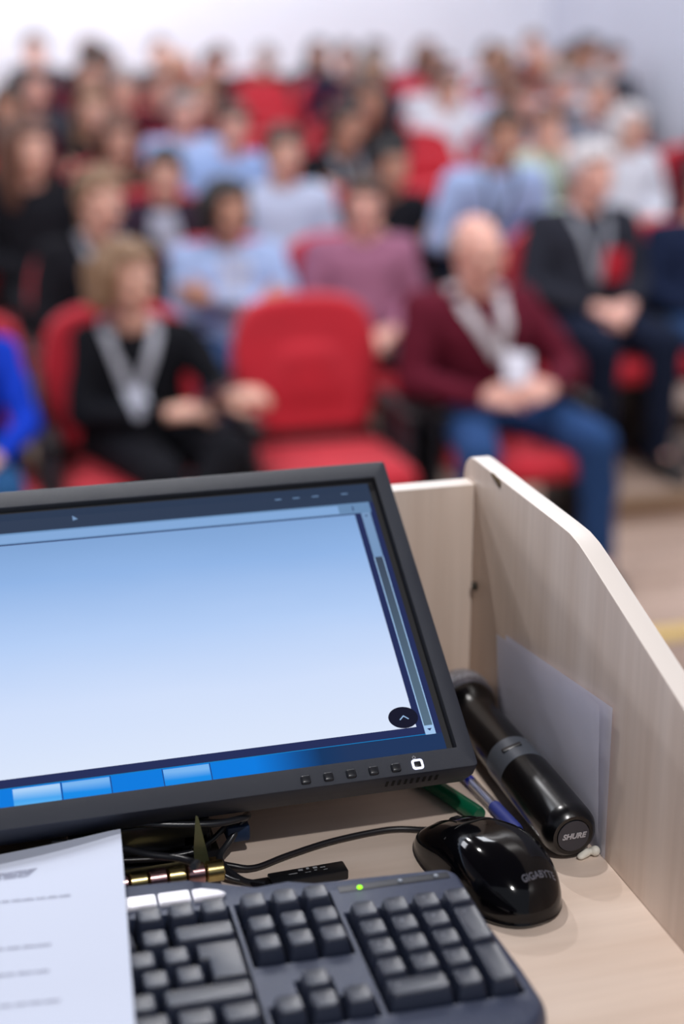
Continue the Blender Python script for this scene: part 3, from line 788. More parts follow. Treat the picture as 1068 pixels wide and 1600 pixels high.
# ------------------------------------------------------------------ seats
M_red = mat('red_upholstery', (196, 22, 44), .8, noise=(9, .10), bump=(900, .3), sheen=.15)
M_seatblk = mat('seat_black_plastic', (22, 20, 24), .5)
M_seatmet = mat('seat_grey_metal', (70, 72, 80), .4, .6)
seatM = {}
def seat_parts():
    b = bmesh.new()          # backrest: rounded top, waisted lower end, lumbar pad
    prof = [(.46, .210), (.52, .232), (.62, .254), (.72, .258), (.80, .246), (.86, .222), (.895, .182), (.914, .125), (.921, .05)]
    def yb(z): return .055+(z-.45)*.16
    layers = []
    for dy, ins in ((0.0, .030), (-.004, .012), (.006, .0), (.060, .0), (.075, .02)):
        ring = []
        pts = [(x-ins*(x/.26), z-(ins if z > .5 else -ins*.4)) for z, x in prof]
        full = pts+[(-x, z) for x, z in reversed(pts)]
        for x, z in full: ring.append(b.verts.new((x, yb(z)+dy-(.012*math.cos(x/.24*1.3) if dy < 0.003 else 0), z)))
        layers.append(ring)
    n = len(layers[0])
    for a, c in zip(layers, layers[1:]):
        for i in range(n): b.faces.new((a[i], a[(i+1) % n], c[(i+1) % n], c[i]))
    f0 = b.faces.new(layers[0]); b.faces.new(layers[-1][::-1])
    bmesh.ops.recalc_face_normals(b, faces=b.faces[:])
    hull(b, [((-.10, yb(.60)-.002, .58), (.05, .016, .07)), ((.10, yb(.60)-.002, .58), (.05, .016, .07)), ((-.05, yb(.66)-.002, .70), (.06, .014, .05)), ((.05, yb(.66)-.002, .70), (.06, .014, .05))])
    b = bake(b, [('REMESH', dict(mode='VOXEL', voxel_size=.012)), ('SMOOTH', dict(factor=.6, iterations=4))])
    b2 = bmesh.new(); hull(b2, [((-.20, -.02, .40), .045), ((.20, -.02, .40), .045), ((-.185, -.40, .405), (.055, .06, .05)), ((.185, -.40, .405), (.055, .06, .05)), ((0, -.44, .405), (.12, .04, .045))])
    b2 = bake(b2, [('REMESH', dict(mode='VOXEL', voxel_size=.012)), ('SMOOTH', dict(factor=.6, iterations=4))])
    b3 = bmesh.new(); box(b3, -.235, .235, .06, .11, .30, .46, .01); box(b3, -.18, .18, -.30, .06, .31, .345, .01)
    b4 = bmesh.new(); box(b4, -.275, -.25, -.24, .10, 0, .55, .008); box(b4, -.285, -.24, -.30, .12, 0, .02, .004)
    b5 = bmesh.new(); box(b5, -.291, -.236, -.28, .10, .55, .585, .012, 3)
    return [('backrest', b, M_red), ('seat', b2, M_red), ('seat_frame', b3, M_seatblk), ('side_frame', b4, M_seatmet), ('armrest', b5, M_seatblk)]
SP = seat_parts(); first_seat = None
def copy_tree(o, parent=None):
    c = o.copy(); col.objects.link(c); c.parent = parent
    for ch in [x for x in bpy.data.objects if x.parent == o]: copy_tree(ch, c)
    return c
def seat(x, y, z, rz, label, group):
    global first_seat
    if first_seat is None:
        r = thing('auditorium_seat', label, 'seat', group=group)
        for n_, b, m in SP: link(n_, b, m, r)
        c = [q for q in r.children if q.name.startswith(('side_frame', 'armrest'))]
        for q in c: d = q.copy(); col.objects.link(d); d.parent = r; d.location.x = .527
        first_seat = r
    else: r = copy_tree(first_seat)
    r.location = (x, y, z); r.rotation_euler.z = rz; r['label'] = label; r['group'] = group
    return r

# ------------------------------------------------------------------ people
SKIN = {'fair': mat('skin_fair', (226, 174, 154), .5, noise=(14, .07), sub=.08), 'pink': mat('skin_pink', (232, 176, 160), .5, noise=(14, .07), sub=.08),
        'tan': mat('skin_tan', (194, 142, 118), .5, noise=(14, .07), sub=.08)}
HAIR = {k: mat('hair_'+k, c, .55, noise=(60, .3, (1, 1, .15))) for k, c in dict(black=(26, 20, 20), brown=(66, 44, 34), chestnut=(96, 60, 44), blond=(136, 104, 76), grey=(140, 134, 134), white=(206, 200, 202)).items()}
M_eye = mat('eye_white', (232, 228, 226), .2); M_iris = mat('eye_iris', (46, 34, 28), .15); M_lip = mat('lips', (176, 92, 88), .45)
M_shoe = mat('shoe_black', (24, 22, 24), .35)
def cloth(c): return mat('cloth_%d_%d_%d' % tuple(c), c, .9, noise=(11, .10), bump=(500, .4), spec=.15)
def V(*a): return Vector(a)
def head_pts(b, M):
    def h(lst):
        t = bmesh.new(); hull(t, lst); t.transform(M); m = bpy.data.meshes.new('t'); t.to_mesh(m); t.free(); b.from_mesh(m); bpy.data.meshes.remove(m)
    h([((0, .018, .030), (.074, .094, .084)), ((0, -.012, .02), (.070, .082, .082))])
    h([((0, -.012, -.015), (.066, .074, .06)), ((0, -.040, -.075), (.040, .040, .030)), ((0, -.058, -.092), (.022, .022, .018))])
    h([((0, -.092, .012), (.006, .006, .008)), ((0, -.112, -.026), (.010, .009, .008)), ((-.012, -.098, -.030), (.008, .008, .006)), ((.012, -.098, -.030), (.008, .008, .006))])
    for s in (-1, 1):
        h([((s*.014, -.088, .028), (.010, .008, .006)), ((s*.044, -.074, .026), (.012, .010, .007))])
        h([((s*.040, -.066, -.030), (.020, .018, .018))])
        h([((s*.075, .012, .012), (.008, .018, .016)), ((s*.073, .006, -.022), (.007, .009, .010))])
    h([((-.018, -.088, -.055), (.006, .008, .005)), ((.018, -.088, -.055), (.006, .008, .005)), ((0, -.095, -.054), (.010, .008, .006))])
    h([((-.012, -.088, -.066), (.007, .008, .005)), ((.012, -.088, -.066), (.007, .008, .005))])
def hand_pts(b, wrist, d, nrm, side, curl=.5, fr=.0088):
    """wrist point, direction of the fingers, palm normal (palm faces along nrm), side=+1: thumb towards d x nrm"""
    d = Vector(d).normalized(); nrm = Vector(nrm); nrm = (nrm-d*nrm.dot(d)).normalized(); s = d.cross(nrm)*side
    w = Vector(wrist)
    hull(b, [(w, .024), (w+d*.045+s*.024, (.017,)*3), (w+d*.045-s*.022, (.015,)*3), (w+d*.088+s*.030, .0125), (w+d*.080-s*.032, .0115)])
    for i, (o, L_) in enumerate(((.031, .072), (.011, .080), (-.010, .074), (-.030, .060))):
        p = w+d*(.088-.003*abs(i-1.2))+s*o; a = curl*.55
        for k, f in enumerate((.46, .31, .25)):
            dd = d*math.cos(a)+nrm*math.sin(a)+s*o*.8; q = p+dd.normalized()*L_*f
            cap(b, p, q, fr*(1-.06*k), fr*(1-.06*(k+1))); p = q; a += curl*.9
    p = w+d*.028+s*.022; q = p+(d*.55+s*.75+nrm*.35).normalized()*.040; r_ = q+(d*.85+s*.25+nrm*.4).normalized()*.030; t = r_+(d*.95+nrm*.35*1).normalized()*.024
    cap(b, p, q, .0145, .0115); cap(b, q, r_, .0112, .0100); cap(b, r_, t, .0100, .0085)
def body_meshes(J, vox):
    b = bmesh.new(); HM = J['head']; hc = HM.translation
    head_pts(b, HM)
    cap(b, J['neck'], hc+(HM.to_3x3() @ V(0, .018, -.05)), .056, .052)
    cap(b, J['neck'], J['chest']+V(0, .02, .10), .056, .075)
    sl, sr = J['sh']
    hull(b, [(sl, .052), (sr, .052), (J['chest'], (.145, .10, .13))]); hull(b, [(J['chest'], (.14, .10, .11)), (J['belly'], (.13, .105, .09)), (J['pelvis'], (.15, .11, .09))])
    for i in (0, 1):
        cap(b, J['sh'][i], J['el'][i], .045, .036); cap(b, J['el'][i], J['wr'][i], .037, .025)
        cap(b, J['hip'][i], J['kn'][i], .082, .052); cap(b, J['kn'][i], J['an'][i], .052, .036); 
        a = J['an'][i]; t = J['toe'][i]; hull(b, [(a, .032), (a+V(0, 0, -.04), .024), (t, .012)])
        hd = J['hand'][i]; hand_pts(b, J['wr'][i], hd[0], hd[1], hd[2], J.get('curl', .5), .0088 if vox < .006 else .0098)
    for v in b.verts: pass
    body = bake(b, [('REMESH', dict(mode='VOXEL', voxel_size=vox)), ('SMOOTH', dict(factor=.5, iterations=2))])
    # top
    b = bmesh.new(); e = J.get('bulk', 1.07)
    hull(b, [(sl, .064*e), (sr, .064*e), (J['chest'], (.165*e, .118*e, .14)), (J['neck']+V(0, .012, -.055), (.075, .06, .03))])
    hull(b, [(J['chest'], (.162*e, .118*e, .12)), (J['belly'], (.155*e, .135*e, .10)), (J['pelvis']+V(0, 0, .03), (.172*e, .128*e, .08))])
    for i in (0, 1):
        cap(b, J['sh'][i], J['el'][i], .062*e, .053*e); cap(b, J['el'][i], J['wr'][i].lerp(J['el'][i], .06), .053*e, .037)
    cap(b, J['neck']+V(0, .015, -.045), J['neck']+V(0, .018, -.028), .068, .066)
    dtex = bpy.data.textures.get('folds') or bpy.data.textures.new('folds', 'CLOUDS'); dtex.noise_scale = .09
    top = bake(b, [('REMESH', dict(mode='VOXEL', voxel_size=.010 if vox < .006 else .014)), ('SMOOTH', dict(factor=.5, iterations=3)), ('DISPLACE', dict(texture=dtex, strength=.022, mid_level=.5, texture_coords='LOCAL'))])
    b = bmesh.new(); hull(b, [(J['hip'][0], (.11, .11, .095)), (J['hip'][1], (.11, .11, .095)), (J['pelvis'], (.165*e, .12*e, .10))])
    for i in (0, 1):
        cap(b, J['hip'][i], J['kn'][i], .100, .070); cap(b, J['kn'][i], J['an'][i]+V(0, 0, -.03), .070, .055)
    trou = bake(b, [('REMESH', dict(mode='VOXEL', voxel_size=.012 if vox < .006 else .015)), ('SMOOTH', dict(factor=.5, iterations=3)), ('DISPLACE', dict(texture=dtex, strength=.014, mid_level=.5, texture_coords='LOCAL'))])
    shoes = []
    for i in (0, 1):
        b = bmesh.new(); a = J['an'][i]; t = J['toe'][i]; dv = (t-a); dv.z = 0; dv.normalize()
        hull(b, [(a-dv*.02+V(0, 0, -.02), (.042, .042, .045)), (a-dv*.03+V(0, 0, -.045), (.038, .04, .018)), (t+V(0, 0, -.004), (.043, .045, .024)), (t+dv*.03+V(0, 0, -.012), (.034, .03, .016))]); shoes.append(b)
    return body, top, trou, shoes
def hair_mesh(style):
    b = bmesh.new()
    if style == 'bald':
        for s in (-1, 1): hull(b, [((s*.070, .020, .012), (.008, .016, .014)), ((s*.066, .055, -.005), (.010, .024, .034)), ((s*.068, .03, .018), (.008, .024, .014))])
        hull(b, [((-.05, .085, -.01), (.02, .018, .045)), ((.05, .085, -.01), (.02, .018, .045)), ((0, .10, -.005), (.03, .014, .045))])
    else:
        hull(b, [((0, .024, .040), (.083, .098, .088)), ((0, .06, .0), (.072, .066, .075))])
        hull(b, [((-.05, -.060, .085), (.026, .024, .020)), ((.045, -.060, .088), (.026, .024, .020)), ((0, -.0, .11), (.05, .05, .022))])
        for s in (-1, 1): hull(b, [((s*.077, -.01, .035), (.010, .022, .03)), ((s*.077, .02, .0), (.010, .018, .02))])
    if style == 'long':
        for s in (-1, 1):
            hull(b, [((s*.076, .0, .03), (.020, .045, .03)), ((s*.086, .0, -.06), (.022, .040, .04)), ((s*.086, .03, -.07), (.02, .04, .05))])
            hull(b, [((s*.086, .0, -.06), (.022, .038, .04)), ((s*.088, -.015, -.19), (.026, .026, .04))])
        hull(b, [((-.06, .08, .0), (.03, .035, .05)), ((.06, .08, .0), (.03, .035, .05)), ((-.06, .075, -.17), (.035, .03, .04)), ((.06, .075, -.17), (.035, .03, .04))])
    if style == 'bob':
        for s in (-1, 1): hull(b, [((s*.078, .0, .03), (.022, .045, .035)), ((s*.088, -.005, -.05), (.022, .035, .05)), ((s*.076, .05, -.06), (.028, .04, .04))])
        hull(b, [((-.06, .085, -.0), (.03, .03, .06)), ((.06, .085, -.0), (.03, .03, .06)), ((0, .08, -.075), (.07, .03, .03))])
    if style == 'tied':
        hull(b, [((0, .11, .03), (.03, .03, .03)), ((0, .135, -.0), (.028, .024, .03)), ((0, .13, -.10), (.018, .018, .04))])
    ht = bpy.data.textures.get('hairwave') or bpy.data.textures.new('hairwave', 'CLOUDS'); ht.noise_scale = .03
    return bake(b, [('REMESH', dict(mode='VOXEL', voxel_size=.006)), ('SMOOTH', dict(factor=.5, iterations=2)), ('DISPLACE', dict(texture=ht, strength=.014, mid_level=.45, texture_coords='LOCAL'))])
def eye_mesh(bits):
    b = bmesh.new()
    bmesh.ops.create_uvsphere(b, u_segments=16, v_segments=12, radius=.0118)
    r = bmesh.ops.create_uvsphere(b, u_segments=12, v_segments=8, radius=.0058)
    for v in r['verts']: v.co += Vector((0, -.0075, 0))
    for f in set(f for v in r['verts'] for f in v.link_faces): f.material_index = 1
    return b
HAIRM = {}
def add_obj(name, data, m, parent, mtx=None, own=True):
    o = bpy.data.objects.new(name, data); col.objects.link(o); o.parent = parent
    if mtx is not None: o.matrix_local = mtx
    if m is not None:
        for s, mm in zip(o.material_slots, m if isinstance(m, (list, tuple)) else [m]): s.link = 'OBJECT'; s.material = mm
    return o
def to_mesh(bm, name, nm=1):
    bm.normal_update(); me = bpy.data.meshes.new(name); bm.to_mesh(me); bm.free()
    for i in range(nm): me.materials.append(M_eye)
    for p in me.polygons: p.use_smooth = True
    return me
EYE = to_mesh(eye_mesh(0), 'eye', 2)
b = bmesh.new(); hull(b, [((-.014, -.0925, -.0565), (.008, .006, .0028)), ((.014, -.0925, -.0565), (.008, .006, .0028)), ((0, -.0985, -.056), (.012, .006, .0036))]); hull(b, [((-.011, -.0925, -.0635), (.009, .006, .003)), ((.011, -.0925, -.0635), (.009, .006, .003)), ((0, -.098, -.064), (.008, .006, .0035))]); LIP = to_mesh(b, 'lips', 1)
def dress(root, meshes, J, skin, hair, hairc, topc, trouc, top_name='sweater'):
    """meshes: shared mesh data (body, top, trousers, shoe, shoe)"""
    body, top, trou, s0, s1 = meshes
    add_obj('body', body, SKIN[skin], root); add_obj(top_name, top, cloth(topc), root); add_obj('trousers', trou, cloth(trouc), root)
    add_obj('shoe', s0, M_shoe, root); add_obj('shoe', s1, M_shoe, root)
    if hair not in HAIRM: HAIRM[hair] = to_mesh(hair_mesh(hair), 'hair')
    add_obj('hair', HAIRM[hair], HAIR[hairc], root, J['head'])
    for s in (-1, 1): add_obj('eye', EYE, [M_eye, M_iris], root, J['head'] @ Matrix.Translation((s*.030, -.0735, .010)))
    add_obj('lips', LIP, M_lip, root, J['head'])
def mk_meshes(J, vox):
    body, top, trou, sh = body_meshes(J, vox)
    return [to_mesh(body, 'body'), to_mesh(top, 'top'), to_mesh(trou, 'trousers'), to_mesh(sh[0], 'shoe'), to_mesh(sh[1], 'shoe')]
def headM(p, yaw=0, pitch=0, roll=0): return Matrix.Translation(p) @ Euler((R(pitch), R(roll), R(yaw)), 'XYZ').to_matrix().to_4x4()
def base_J(pose='lap', yaw=0, pitch=8, lean=0, lx=0):
    """local: origin on the floor under the hips, facing -y; head top near z 1.22"""
    J = {}
    J['pelvis'] = V(0, .0, .54); J['hip'] = [V(-.095, -.02, .525), V(.095, -.02, .525)]
    J['belly'] = V(lx*.3, .0-lean*.3, .67); J['chest'] = V(lx*.6, .01-lean*.7, .81)
    J['sh'] = [V(-.175+lx*.9, .015-lean, .895), V(.175+lx*.9, .015-lean, .895)]
    J['neck'] = V(lx, .0-lean*1.05, .965)
    J['head'] = headM(V(lx*1.15, -.025-lean*1.2, 1.09), yaw, pitch)
    kx_ = .13
    J['kn'] = [V(-kx_, -.45, .515), V(kx_, -.45, .515)]; J['an'] = [V(-kx_, -.44, .10), V(kx_, -.44, .10)]
    J['toe'] = [V(-kx_-.02, -.57, .035), V(kx_+.02, -.57, .035)]
    el = [V(-.235+lx*.6, -.03-lean*.7, .665), V(.235+lx*.6, -.03-lean*.7, .665)]
    wr = [V(-.085, -.26, .625), V(.085, -.25, .62)]
    hd = [((.75, -.5, -.25), (.2, .3, -1), 1), ((-.75, -.5, -.2), (-.2, .3, -1), -1)]
    if pose == 'cross':
        wr = [V(.10+lx*.6, -.165-lean*.7, .745), V(-.09+lx*.6, -.185-lean*.7, .775)]; el = [V(-.215, -.07-lean*.7, .70), V(.215, -.07-lean*.7, .70)]
        hd = [((.9, .25, .1), (-.2, 1, 0), 1), ((-.9, .25, .15), (.2, 1, 0), -1)]
    if pose == 'chin':
        el[1] = V(.16, -.24-lean, .70); wr[1] = V(.055+lx, -.155-lean*1.2, .925); hd[1] = ((-.35, .25, .9), (-.4, .9, 0), -1)
        wr[0] = V(.05, -.22-lean, .68); hd[0] = ((.9, -.1, .1), (0, .3, -1), 1)
    if pose == 'legs':
        J['kn'] = [V(-.06, -.47, .50), V(.04, -.50, .60)]; J['an'] = [V(-.08, -.42, .10), V(-.20, -.60, .36)]; J['toe'] = [V(-.09, -.55, .035), V(-.27, -.69, .27)]
        wr = [V(-.05, -.27, .69), V(.09, -.28, .70)]
    J['el'] = el; J['wr'] = wr; J['hand'] = hd; return J
VAR = []
for pose, yaw, pitch, lean, lx in (('lap', 12, 6, .02, 0), ('lap', -22, 10, .0, .03), ('cross', 5, 4, .0, 0), ('cross', 28, 6, .02, -.02), ('chin', -8, 10, .08, .03), ('legs', 18, 14, .0, 0), ('lap', 34, 4, .03, -.04), ('lean', -14, 12, .20, .02)):
    J = base_J(pose, yaw, pitch, lean, lx); VAR.append((J, mk_meshes(J, .0078)))

def lanyard(root, topmesh, neck, vz, cx=0, badge=True, w_=.022, badge_size=(.07, .095), m=None, vx=.075, byoff=0):
    """strap laid on the front of the garment, with a badge"""
    bv = BVHTree.FromPolygons([v.co[:] for v in topmesh.vertices], [tuple(p.vertices) for p in topmesh.polygons])
    b = bmesh.new(); m = m or mat('white_strap', (252, 250, 255), .6)
    def front(x, z):
        h = bv.ray_cast(Vector((x, -.9, z)), Vector((0, 1, 0))); return Vector((x, (h[0].y if h[0] else neck.y)-.005, z))
    for s in (-1, 1):
        t = bmesh.new(); P = [front(neck.x+s*(vx*(1-k/9))+(cx-neck.x)*k/9, neck.z-.01-(neck.z-.01-vz)*k/9) for k in range(10)]
        P = [Vector((neck.x+s*vx*.9, neck.y+.05, neck.z+.012)), Vector((neck.x+s*vx, min(neck.y-.02, P[0].y+.04), neck.z+.008))]+P
        ribbon(t, P, w_, [Vector((1, 0, -s*.25))]*len(P)); mm_ = bpy.data.meshes.new('t'); t.to_mesh(mm_); t.free(); b.from_mesh(mm_); bpy.data.meshes.remove(mm_)
    bmesh.ops.recalc_face_normals(b, faces=b.faces[:])
    lo = link('lanyard', b, m, root)
    if badge:
        p = front(cx, vz-.01); p2 = front(cx, vz-badge_size[1]); y = min(p.y, p2.y)-.004+byoff
        b = bmesh.new(); box(b, -badge_size[0]/2, badge_size[0]/2, -.0015, .0015, -badge_size[1], 0, .001)
        link('badge', b, mat('badge_card', (224, 226, 244), .3), lo, loc=(cx, y, vz+.002))
    return lo

SEATG = ['front row seats', 'second row seats', 'third row seats', 'fourth row seats', 'fifth row seats', 'sixth row seats', 'seventh row seats', 'eighth row seats', 'ninth row seats', 'tenth row seats']
PG = [s.replace('seats', 'audience') for s in SEATG]; ORD = ['front', 'second', 'third', 'fourth', 'fifth', 'sixth', 'seventh', 'eighth', 'ninth', 'back']

# ---- three heroes of the front row (joints in room coordinates, floor 0)
def hero(label, base, J, skin, hair, hairc, topc, trouc, top_name):
    root = thing('person', label, 'person', base, group=None)
    B = Vector(base)
    for k in ('pelvis', 'belly', 'chest', 'neck'): J[k] = J[k]-B
    for k in ('hip', 'sh', 'el', 'wr', 'kn', 'an', 'toe'): J[k] = [p-B for p in J[k]]
    J['head'] = Matrix.Translation(-B) @ J['head']
    ms = mk_meshes(J, .0048); dress(root, ms, J, skin, hair, hairc, topc, trouc, top_name); return root, J, ms
# woman in black, legs crossed, head turned to her left
J = dict(pelvis=V(.69, 4.86, .53), belly=V(.69, 4.84, .64), chest=V(.69, 4.82, .765), neck=V(.67, 4.80, .905), head=headM(V(.655, 4.785, 1.045), 38, 6, 0),
         hip=[V(.60, 4.84, .52), V(.79, 4.84, .52)], sh=[V(.545, 4.84, .845), V(.845, 4.82, .845)], el=[V(.50, 4.76, .62), V(.945, 4.70, .685)],
         wr=[V(.735, 4.54, .665), V(.90, 4.51, .70)], kn=[V(.70, 4.40, .50), V(.90, 4.39, .575)], an=[V(.74, 4.46, .10), V(.66, 4.27, .30)], toe=[V(.73, 4.33, .035), V(.60, 4.19, .20)],
         hand=[((.95, -.2, .12), (.1, .3, -1), 1), ((.85, -.35, .28), (-.2, .4, -1), -1)], curl=.55, bulk=.93)
r, J, ms = hero('woman in black v-neck sweater and white lanyard, legs crossed, in the front row', (.69, 4.86, 0), J, 'fair', 'bob', 'blond', (20, 21, 27), (22, 22, 28), 'sweater')
lanyard(r, ms[1], J['neck'], .655, -.03, badge=False, w_=.036, vx=.082, m=mat('pale_strap', (222, 224, 236), .6))
b = bmesh.new(); box(b, -.035, .035, -.004, .004, -.07, .07, .003); ph = link('phone', b, mat('phone_dark', (120, 70, 84), .3), None)
ph.location = (.875, 4.47, .735); ph.rotation_euler = (R(60), R(20), R(60)); tag(ph, 'dark pink phone held by the woman in black', 'phone')
# man in burgundy
J = dict(pelvis=V(1.93, 4.88, .53), belly=V(1.91, 4.85, .65), chest=V(1.89, 4.82, .80), neck=V(1.865, 4.79, .955), head=headM(V(1.855, 4.765, 1.085), 16, 22, 0),
         hip=[V(1.83, 4.86, .51), V(2.03, 4.86, .51)], sh=[V(1.705, 4.84, .875), V(2.055, 4.85, .875)], el=[V(1.635, 4.76, .655), V(2.155, 4.75, .675)],
         wr=[V(1.775, 4.56, .64), V(2.015, 4.56, .655)], kn=[V(1.70, 4.38, .50), V(2.125, 4.42, .50)], an=[V(1.66, 4.36, .10), V(2.15, 4.42, .10)], toe=[V(1.64, 4.23, .035), V(2.15, 4.29, .035)],
         hand=[((.80, -.45, .10), (.3, .5, -.5), 1), ((-.72, -.55, .12), (-.3, .5, -.5), -1)], curl=.6, bulk=1.16)
for k in ('pelvis', 'belly', 'chest', 'neck'): J[k] = J[k]+V(-.035, 0, 0)
J['sh'] = [p+V(-.045, 0, .005) for p in J['sh']]; J['el'][0] = J['el'][0]+V(-.03, 0, 0); J['head'] = Matrix.Translation(V(-.035, 0, 0)) @ J['head']
r, J, ms = hero('balding man in burgundy sweater and blue jeans with a wide white lanyard, front row', (1.93, 4.88, 0), J, 'pink', 'bald', 'grey', (94, 24, 42), (44, 74, 122), 'sweater')
lanyard(r, ms[1], J['neck'], .735, -.05, badge=False, w_=.042, vx=.085)
b = bmesh.new(); box(b, -.052, .052, -.0015, .0015, -.055, .055, .001); bd = link('badge', b, mat('badge_card', (232, 232, 246), .5), r, loc=(-.045, -.345, .735)); bd.rotation_euler = (R(-22), R(10), R(10)); bd['label'] = 'white name badge'
# person in bright blue at the frame's left edge
J = base_J('lap', 20, 6, .0); Bx = Vector((.115, 4.86, 0))
for k in ('pelvis', 'belly', 'chest', 'neck'): J[k] = J[k]+Bx
for k in ('hip', 'sh', 'el', 'wr', 'kn', 'an', 'toe'): J[k] = [p+Bx for p in J[k]]
J['head'] = Matrix.Translation(Bx) @ J['head']
J['wr'][1] = V(.235, 4.53, .62); J['el'][1] = V(.345, 4.72, .67); J['bulk'] = 1.0
bp, _, _ = hero('person in bright royal blue sweater at the left end of the front row', (.115, 4.86, 0), J, 'fair', 'long', 'blond', (22, 62, 196), (40, 84, 130), 'sweater')
bp.scale = (.91,)*3
for x, lab in ((.11, 'red seat under the person in royal blue, front row'), (.66, 'red seat under the woman in black, front row'), (1.30, 'empty red upholstered seat with rounded back in the middle of the front row'), (1.93, 'red seat under the man in burgundy, front row')):
    seat(x, 4.90, 0, 0, lab, SEATG[0])

# ---- the rest of the audience: row, x, head-top height, look
BLACK, NAVY, GREY, DKGREY, WINE, BROWN = (24, 24, 30), (26, 36, 62), (120, 124, 138), (58, 60, 70), (88, 26, 40), (82, 60, 52)
LBLUE, WHITE, PINK, JEAN, PALEB, GREEN = (168, 190, 232), (220, 222, 232), (158, 104, 130), (52, 78, 120), (190, 200, 226), (196, 214, 196)
PEOPLE = [
 # row, x, headtop, variant, skin, hair style, hair colour, top, trousers, garment, words, lanyard
 (1, .70, 1.31, 0, 'fair', 'tied', 'blond', BLACK, BLACK, 'jacket', 'blond woman in a black jacket over a white shirt', 'badge'),
 (1, 1.20, 1.26, 3, 'tan', 'bob', 'black', LBLUE, JEAN, 'shirt', 'dark-haired woman in a light blue shirt', 'sheet'),
 (1, 1.69, 1.26, 1, 'pink', 'short', 'brown', PINK, DKGREY, 'sweater', 'man in a dusty pink knitted sweater', None),
 (1, 2.64, 1.36, 0, 'pink', 'short', 'white', (44, 46, 56), (24, 32, 52), 'jacket', 'white-haired man in charcoal jacket with red badge', 'red'),
 (1, 3.14, 1.27, 1, 'fair', 'short', 'brown', NAVY, JEAN, 'jacket', 'person in dark navy jacket at the right edge', None),
 (2, .56, 1.43, 6, 'fair', 'long', 'chestnut', BLACK, BLACK, 'jacket', 'woman with long light brown hair in a dark jacket', None),
 (2, 1.07, 1.30, 1, 'fair', 'tied', 'black', (50, 36, 52), BLACK, 'cardigan', 'dark-haired woman with white scarf over cardigan', 'sheet'),
 (2, 1.61, 1.38, 0, 'fair', 'short', 'brown', PALEB, JEAN, 'shirt', 'man in a pale blue-white shirt', None),
 (2, 2.50, 1.46, 7, 'tan', 'short', 'brown', LBLUE, NAVY, 'shirt', 'man in a light blue shirt leaning forward', 'dark'),
 (2, 2.10, 1.30, 2, 'tan', 'short', 'black', BLACK, BLACK, 'jacket', 'person in black behind the man in pink', None),
 (3, .55, 1.37, 2, 'fair', 'bob', 'brown', BLACK, BLACK, 'jacket', 'person in a black jacket with brown hair', None),
 (3, 1.02, 1.38, 5, 'fair', 'long', 'chestnut', BROWN, BLACK, 'cardigan', 'woman in a brown cardigan', None),
 (4, 1.50, 1.43, 2, 'pink', 'short', 'grey', LBLUE, DKGREY, 'shirt', 'grey-haired man in a light blue shirt', None),
 (3, 1.55, 1.43, 1, 'pink', 'short', 'brown', (150, 176, 224), DKGREY, 'shirt', 'brown-haired man in a light blue shirt', None),
 (3, 2.16, 1.42, 3, 'tan', 'short', 'black', BLACK, BLACK, 'jacket', 'person in a black jacket with a pale lanyard', 'strap'),
 (5, 3.30, 1.49, 0, 'fair', 'short', 'brown', WHITE, DKGREY, 'shirt', 'person in a white shirt beside the red gap', None),
 (3, 3.14, 1.40, 4, 'fair', 'short', 'chestnut', GREEN, DKGREY, 'shirt', 'person in a pale green-white top', None),
 (3, 3.66, 1.38, 0, 'fair', 'bob', 'white', WHITE, DKGREY, 'sweater', 'white-haired person in a white sweater', None),
 (3, 4.20, 1.36, 6, 'tan', 'long', 'chestnut', WINE, BLACK, 'sweater', 'brown-haired person in a wine-coloured sweater at the right', None),
]
used = set()
def _w(row, hc, sty, topn, cn):
    return '%s-haired person in a %s %s' % (hc, cn, topn)
random.seed(21)
CN = [('black', BLACK), ('dark wine', WINE), ('brown', BROWN), ('charcoal', DKGREY), ('navy', NAVY), ('grey', GREY), ('white', WHITE), ('pale blue', PALEB), ('dusty pink', PINK), ('black', BLACK), ('dark wine', WINE)]
X0 = {4: .62, 5: .74, 6: .84, 7: .95, 8: 1.02, 9: 1.15}; X1 = {4: 4.6, 5: 5.0, 6: 5.4, 7: 5.6, 8: 5.7, 9: 5.7}
EMPTY = {4: [(1.15, 2.24), (2.50, 3.18)], 5: [(1.84, 2.48), (2.80, 3.76)], 6: [(2.02, 2.70)], 7: [(2.2, 2.9), (3.4, 4.0), (4.7, 5.4)], 8: [(2.5, 3.05), (3.75, 4.3)]}
for row in range(4, 10):
    x = X0[row]+random.uniform(-.1, .1)
    while x < X1[row]:
        px_ = 534+2400*math.tan(math.atan2(x, ROWY[row])-R(15.9))
        gap = any(a < x < b_ for a, b_ in EMPTY.get(row, [])) or (row > 3 and 955 < px_ < 1045)
        if not gap and random.random() < .97:
            left = px_ < 420
            pool = CN[:4]+CN[9:] if left else CN
            cn, cc = random.choice(pool)
            if px_ > 620 and random.random() < .4: cn, cc = random.choice([CN[5], CN[6], CN[7]])
            hs = random.choice(['short', 'short', 'long', 'bob', 'tied', 'short', 'bald']); hc = random.choice(['brown', 'chestnut', 'black', 'brown', 'blond', 'grey'])
            PEOPLE.append((row, x, ROWF[row]+1.20+random.uniform(-.05, .05), random.randrange(8), random.choice(['fair', 'pink', 'tan']), hs, hc, cc, random.choice([BLACK, NAVY, JEAN, DKGREY]), random.choice(['sweater', 'jacket', 'shirt']), None, None, cn))
        x += random.uniform(.43, .51)
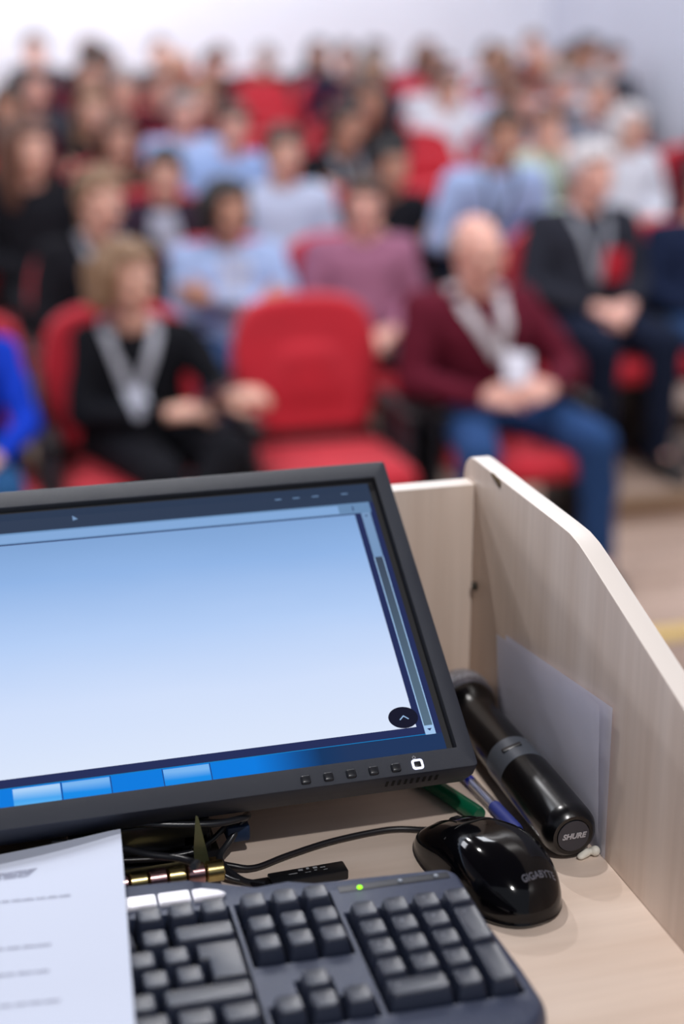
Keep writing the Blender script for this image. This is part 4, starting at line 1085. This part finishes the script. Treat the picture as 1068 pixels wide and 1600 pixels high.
# tallest figure near the right wall
PEOPLE.append((7, 5.03, ROWF[7]+1.30, 2, 'tan', 'short', 'black', (128, 140, 158), NAVY, 'jacket', 'broad man in a blue-grey jacket near the right wall', None))
rows = {}
for p in PEOPLE: rows.setdefault(p[0], []).append(p)
ORDN = ['first', 'second', 'third', 'fourth', 'fifth', 'sixth', 'seventh', 'eighth', 'ninth', 'tenth', 'eleventh', 'twelfth']
for row in sorted(rows):
    ps = sorted(rows[row], key=lambda p: p[1])
    for i, p in enumerate(ps):
        _, x, ht, vi, skin, hs, hc, tc_, tr, gar, wd, lan = p[:12]
        if wd: base = wd
        else:
            hairw = 'balding' if hs == 'bald' else '%s-haired' % hc
            base = '%s person in a %s %s' % (hairw, p[12], gar)
        lab = '%s, %s from the left in the %s row' % (base, ORDN[i], ORD[row])
        if len(lab.replace('-', ' ').split()) > 16: lab = '%s, %s row' % (base, ORD[row])
        J, ms = VAR[vi]; s = (ht-ROWF[row])/1.225
        r = thing('person', lab, 'person', (x, ROWY[row]-.04, ROWF[row]), (0, 0, R(random.uniform(-6, 10))), PG[row], s)
        dress(r, ms, J, skin, hs, hc, tc_, tr, gar)
        if lan in ('badge', 'strap', 'red'):
            lanyard(r, ms[1], J['neck'], .70, 0, badge=False, w_=.03, m=mat('grey_strap', (196, 200, 212), .6))
            if lan == 'red':
                b = bmesh.new(); box(b, -.045, .045, -.002, .002, -.06, .06, .001); link('badge', b, mat('red_badge', (186, 24, 44), .4), r, loc=(.06, -.165, .76))
        if lan in ('badge', 'sheet'):
            bvx = BVHTree.FromPolygons([v.co[:] for v in ms[1].vertices], [tuple(q.vertices) for q in ms[1].polygons])
            b = bmesh.new(); NX = 6; g = []
            for j in range(9):
                z = .92-.26*j/8; row_ = []
                hw = (.05 if lan == 'badge' else .075)*(.75+.25*math.sin(j/8*3.1))
                for k in range(NX+1):
                    xx = -hw+2*hw*k/NX; h = bvx.ray_cast(Vector((xx, -.9, z)), Vector((0, 1, 0))); row_.append(b.verts.new((xx, (h[0].y if h[0] else -.1)-.004, z)))
                g.append(row_)
            for j in range(8):
                for k in range(NX): b.faces.new((g[j][k], g[j][k+1], g[j+1][k+1], g[j+1][k]))
            bmesh.ops.solidify(b, geom=b.faces[:], thickness=.002)
            link('shirt_front', b, cloth((222, 226, 244)), r)
        if lan == 'dark':
            lanyard(r, ms[1], J['neck'], .66, 0, badge=True, w_=.02, m=mat('dark_strap', (30, 32, 44), .6), badge_size=(.06, .10))
        short = base if len(base.split()) <= 9 else ' '.join(base.split()[:7])
        short = short.rstrip(' a').rstrip()
        seat(x, ROWY[row], ROWF[row], 0, 'red seat under the person %s from left in the %s row' % (ORDN[i], ORD[row]), SEATG[row])
# empty red seats showing between people further back
for row, x, w in ((4, 1.96, 'left gap, nearest of its column'), (5, 2.16, 'left gap, second of its column'), (6, 2.37, 'left gap, third of its column'), (7, 2.57, 'left gap, fourth of its column'), (8, 2.78, 'left gap, last of its column'),
                  (3, 2.62, 'right gap, nearest of its column'), (4, 2.86, 'right gap, second of its column'), (7, 3.72, 'right gap, third of its column'), (8, 4.03, 'right gap, last of its column')):
    seat(x, ROWY[row], ROWF[row], 0, 'empty red seat, %s row, %s' % (ORD[row], w), SEATG[row])
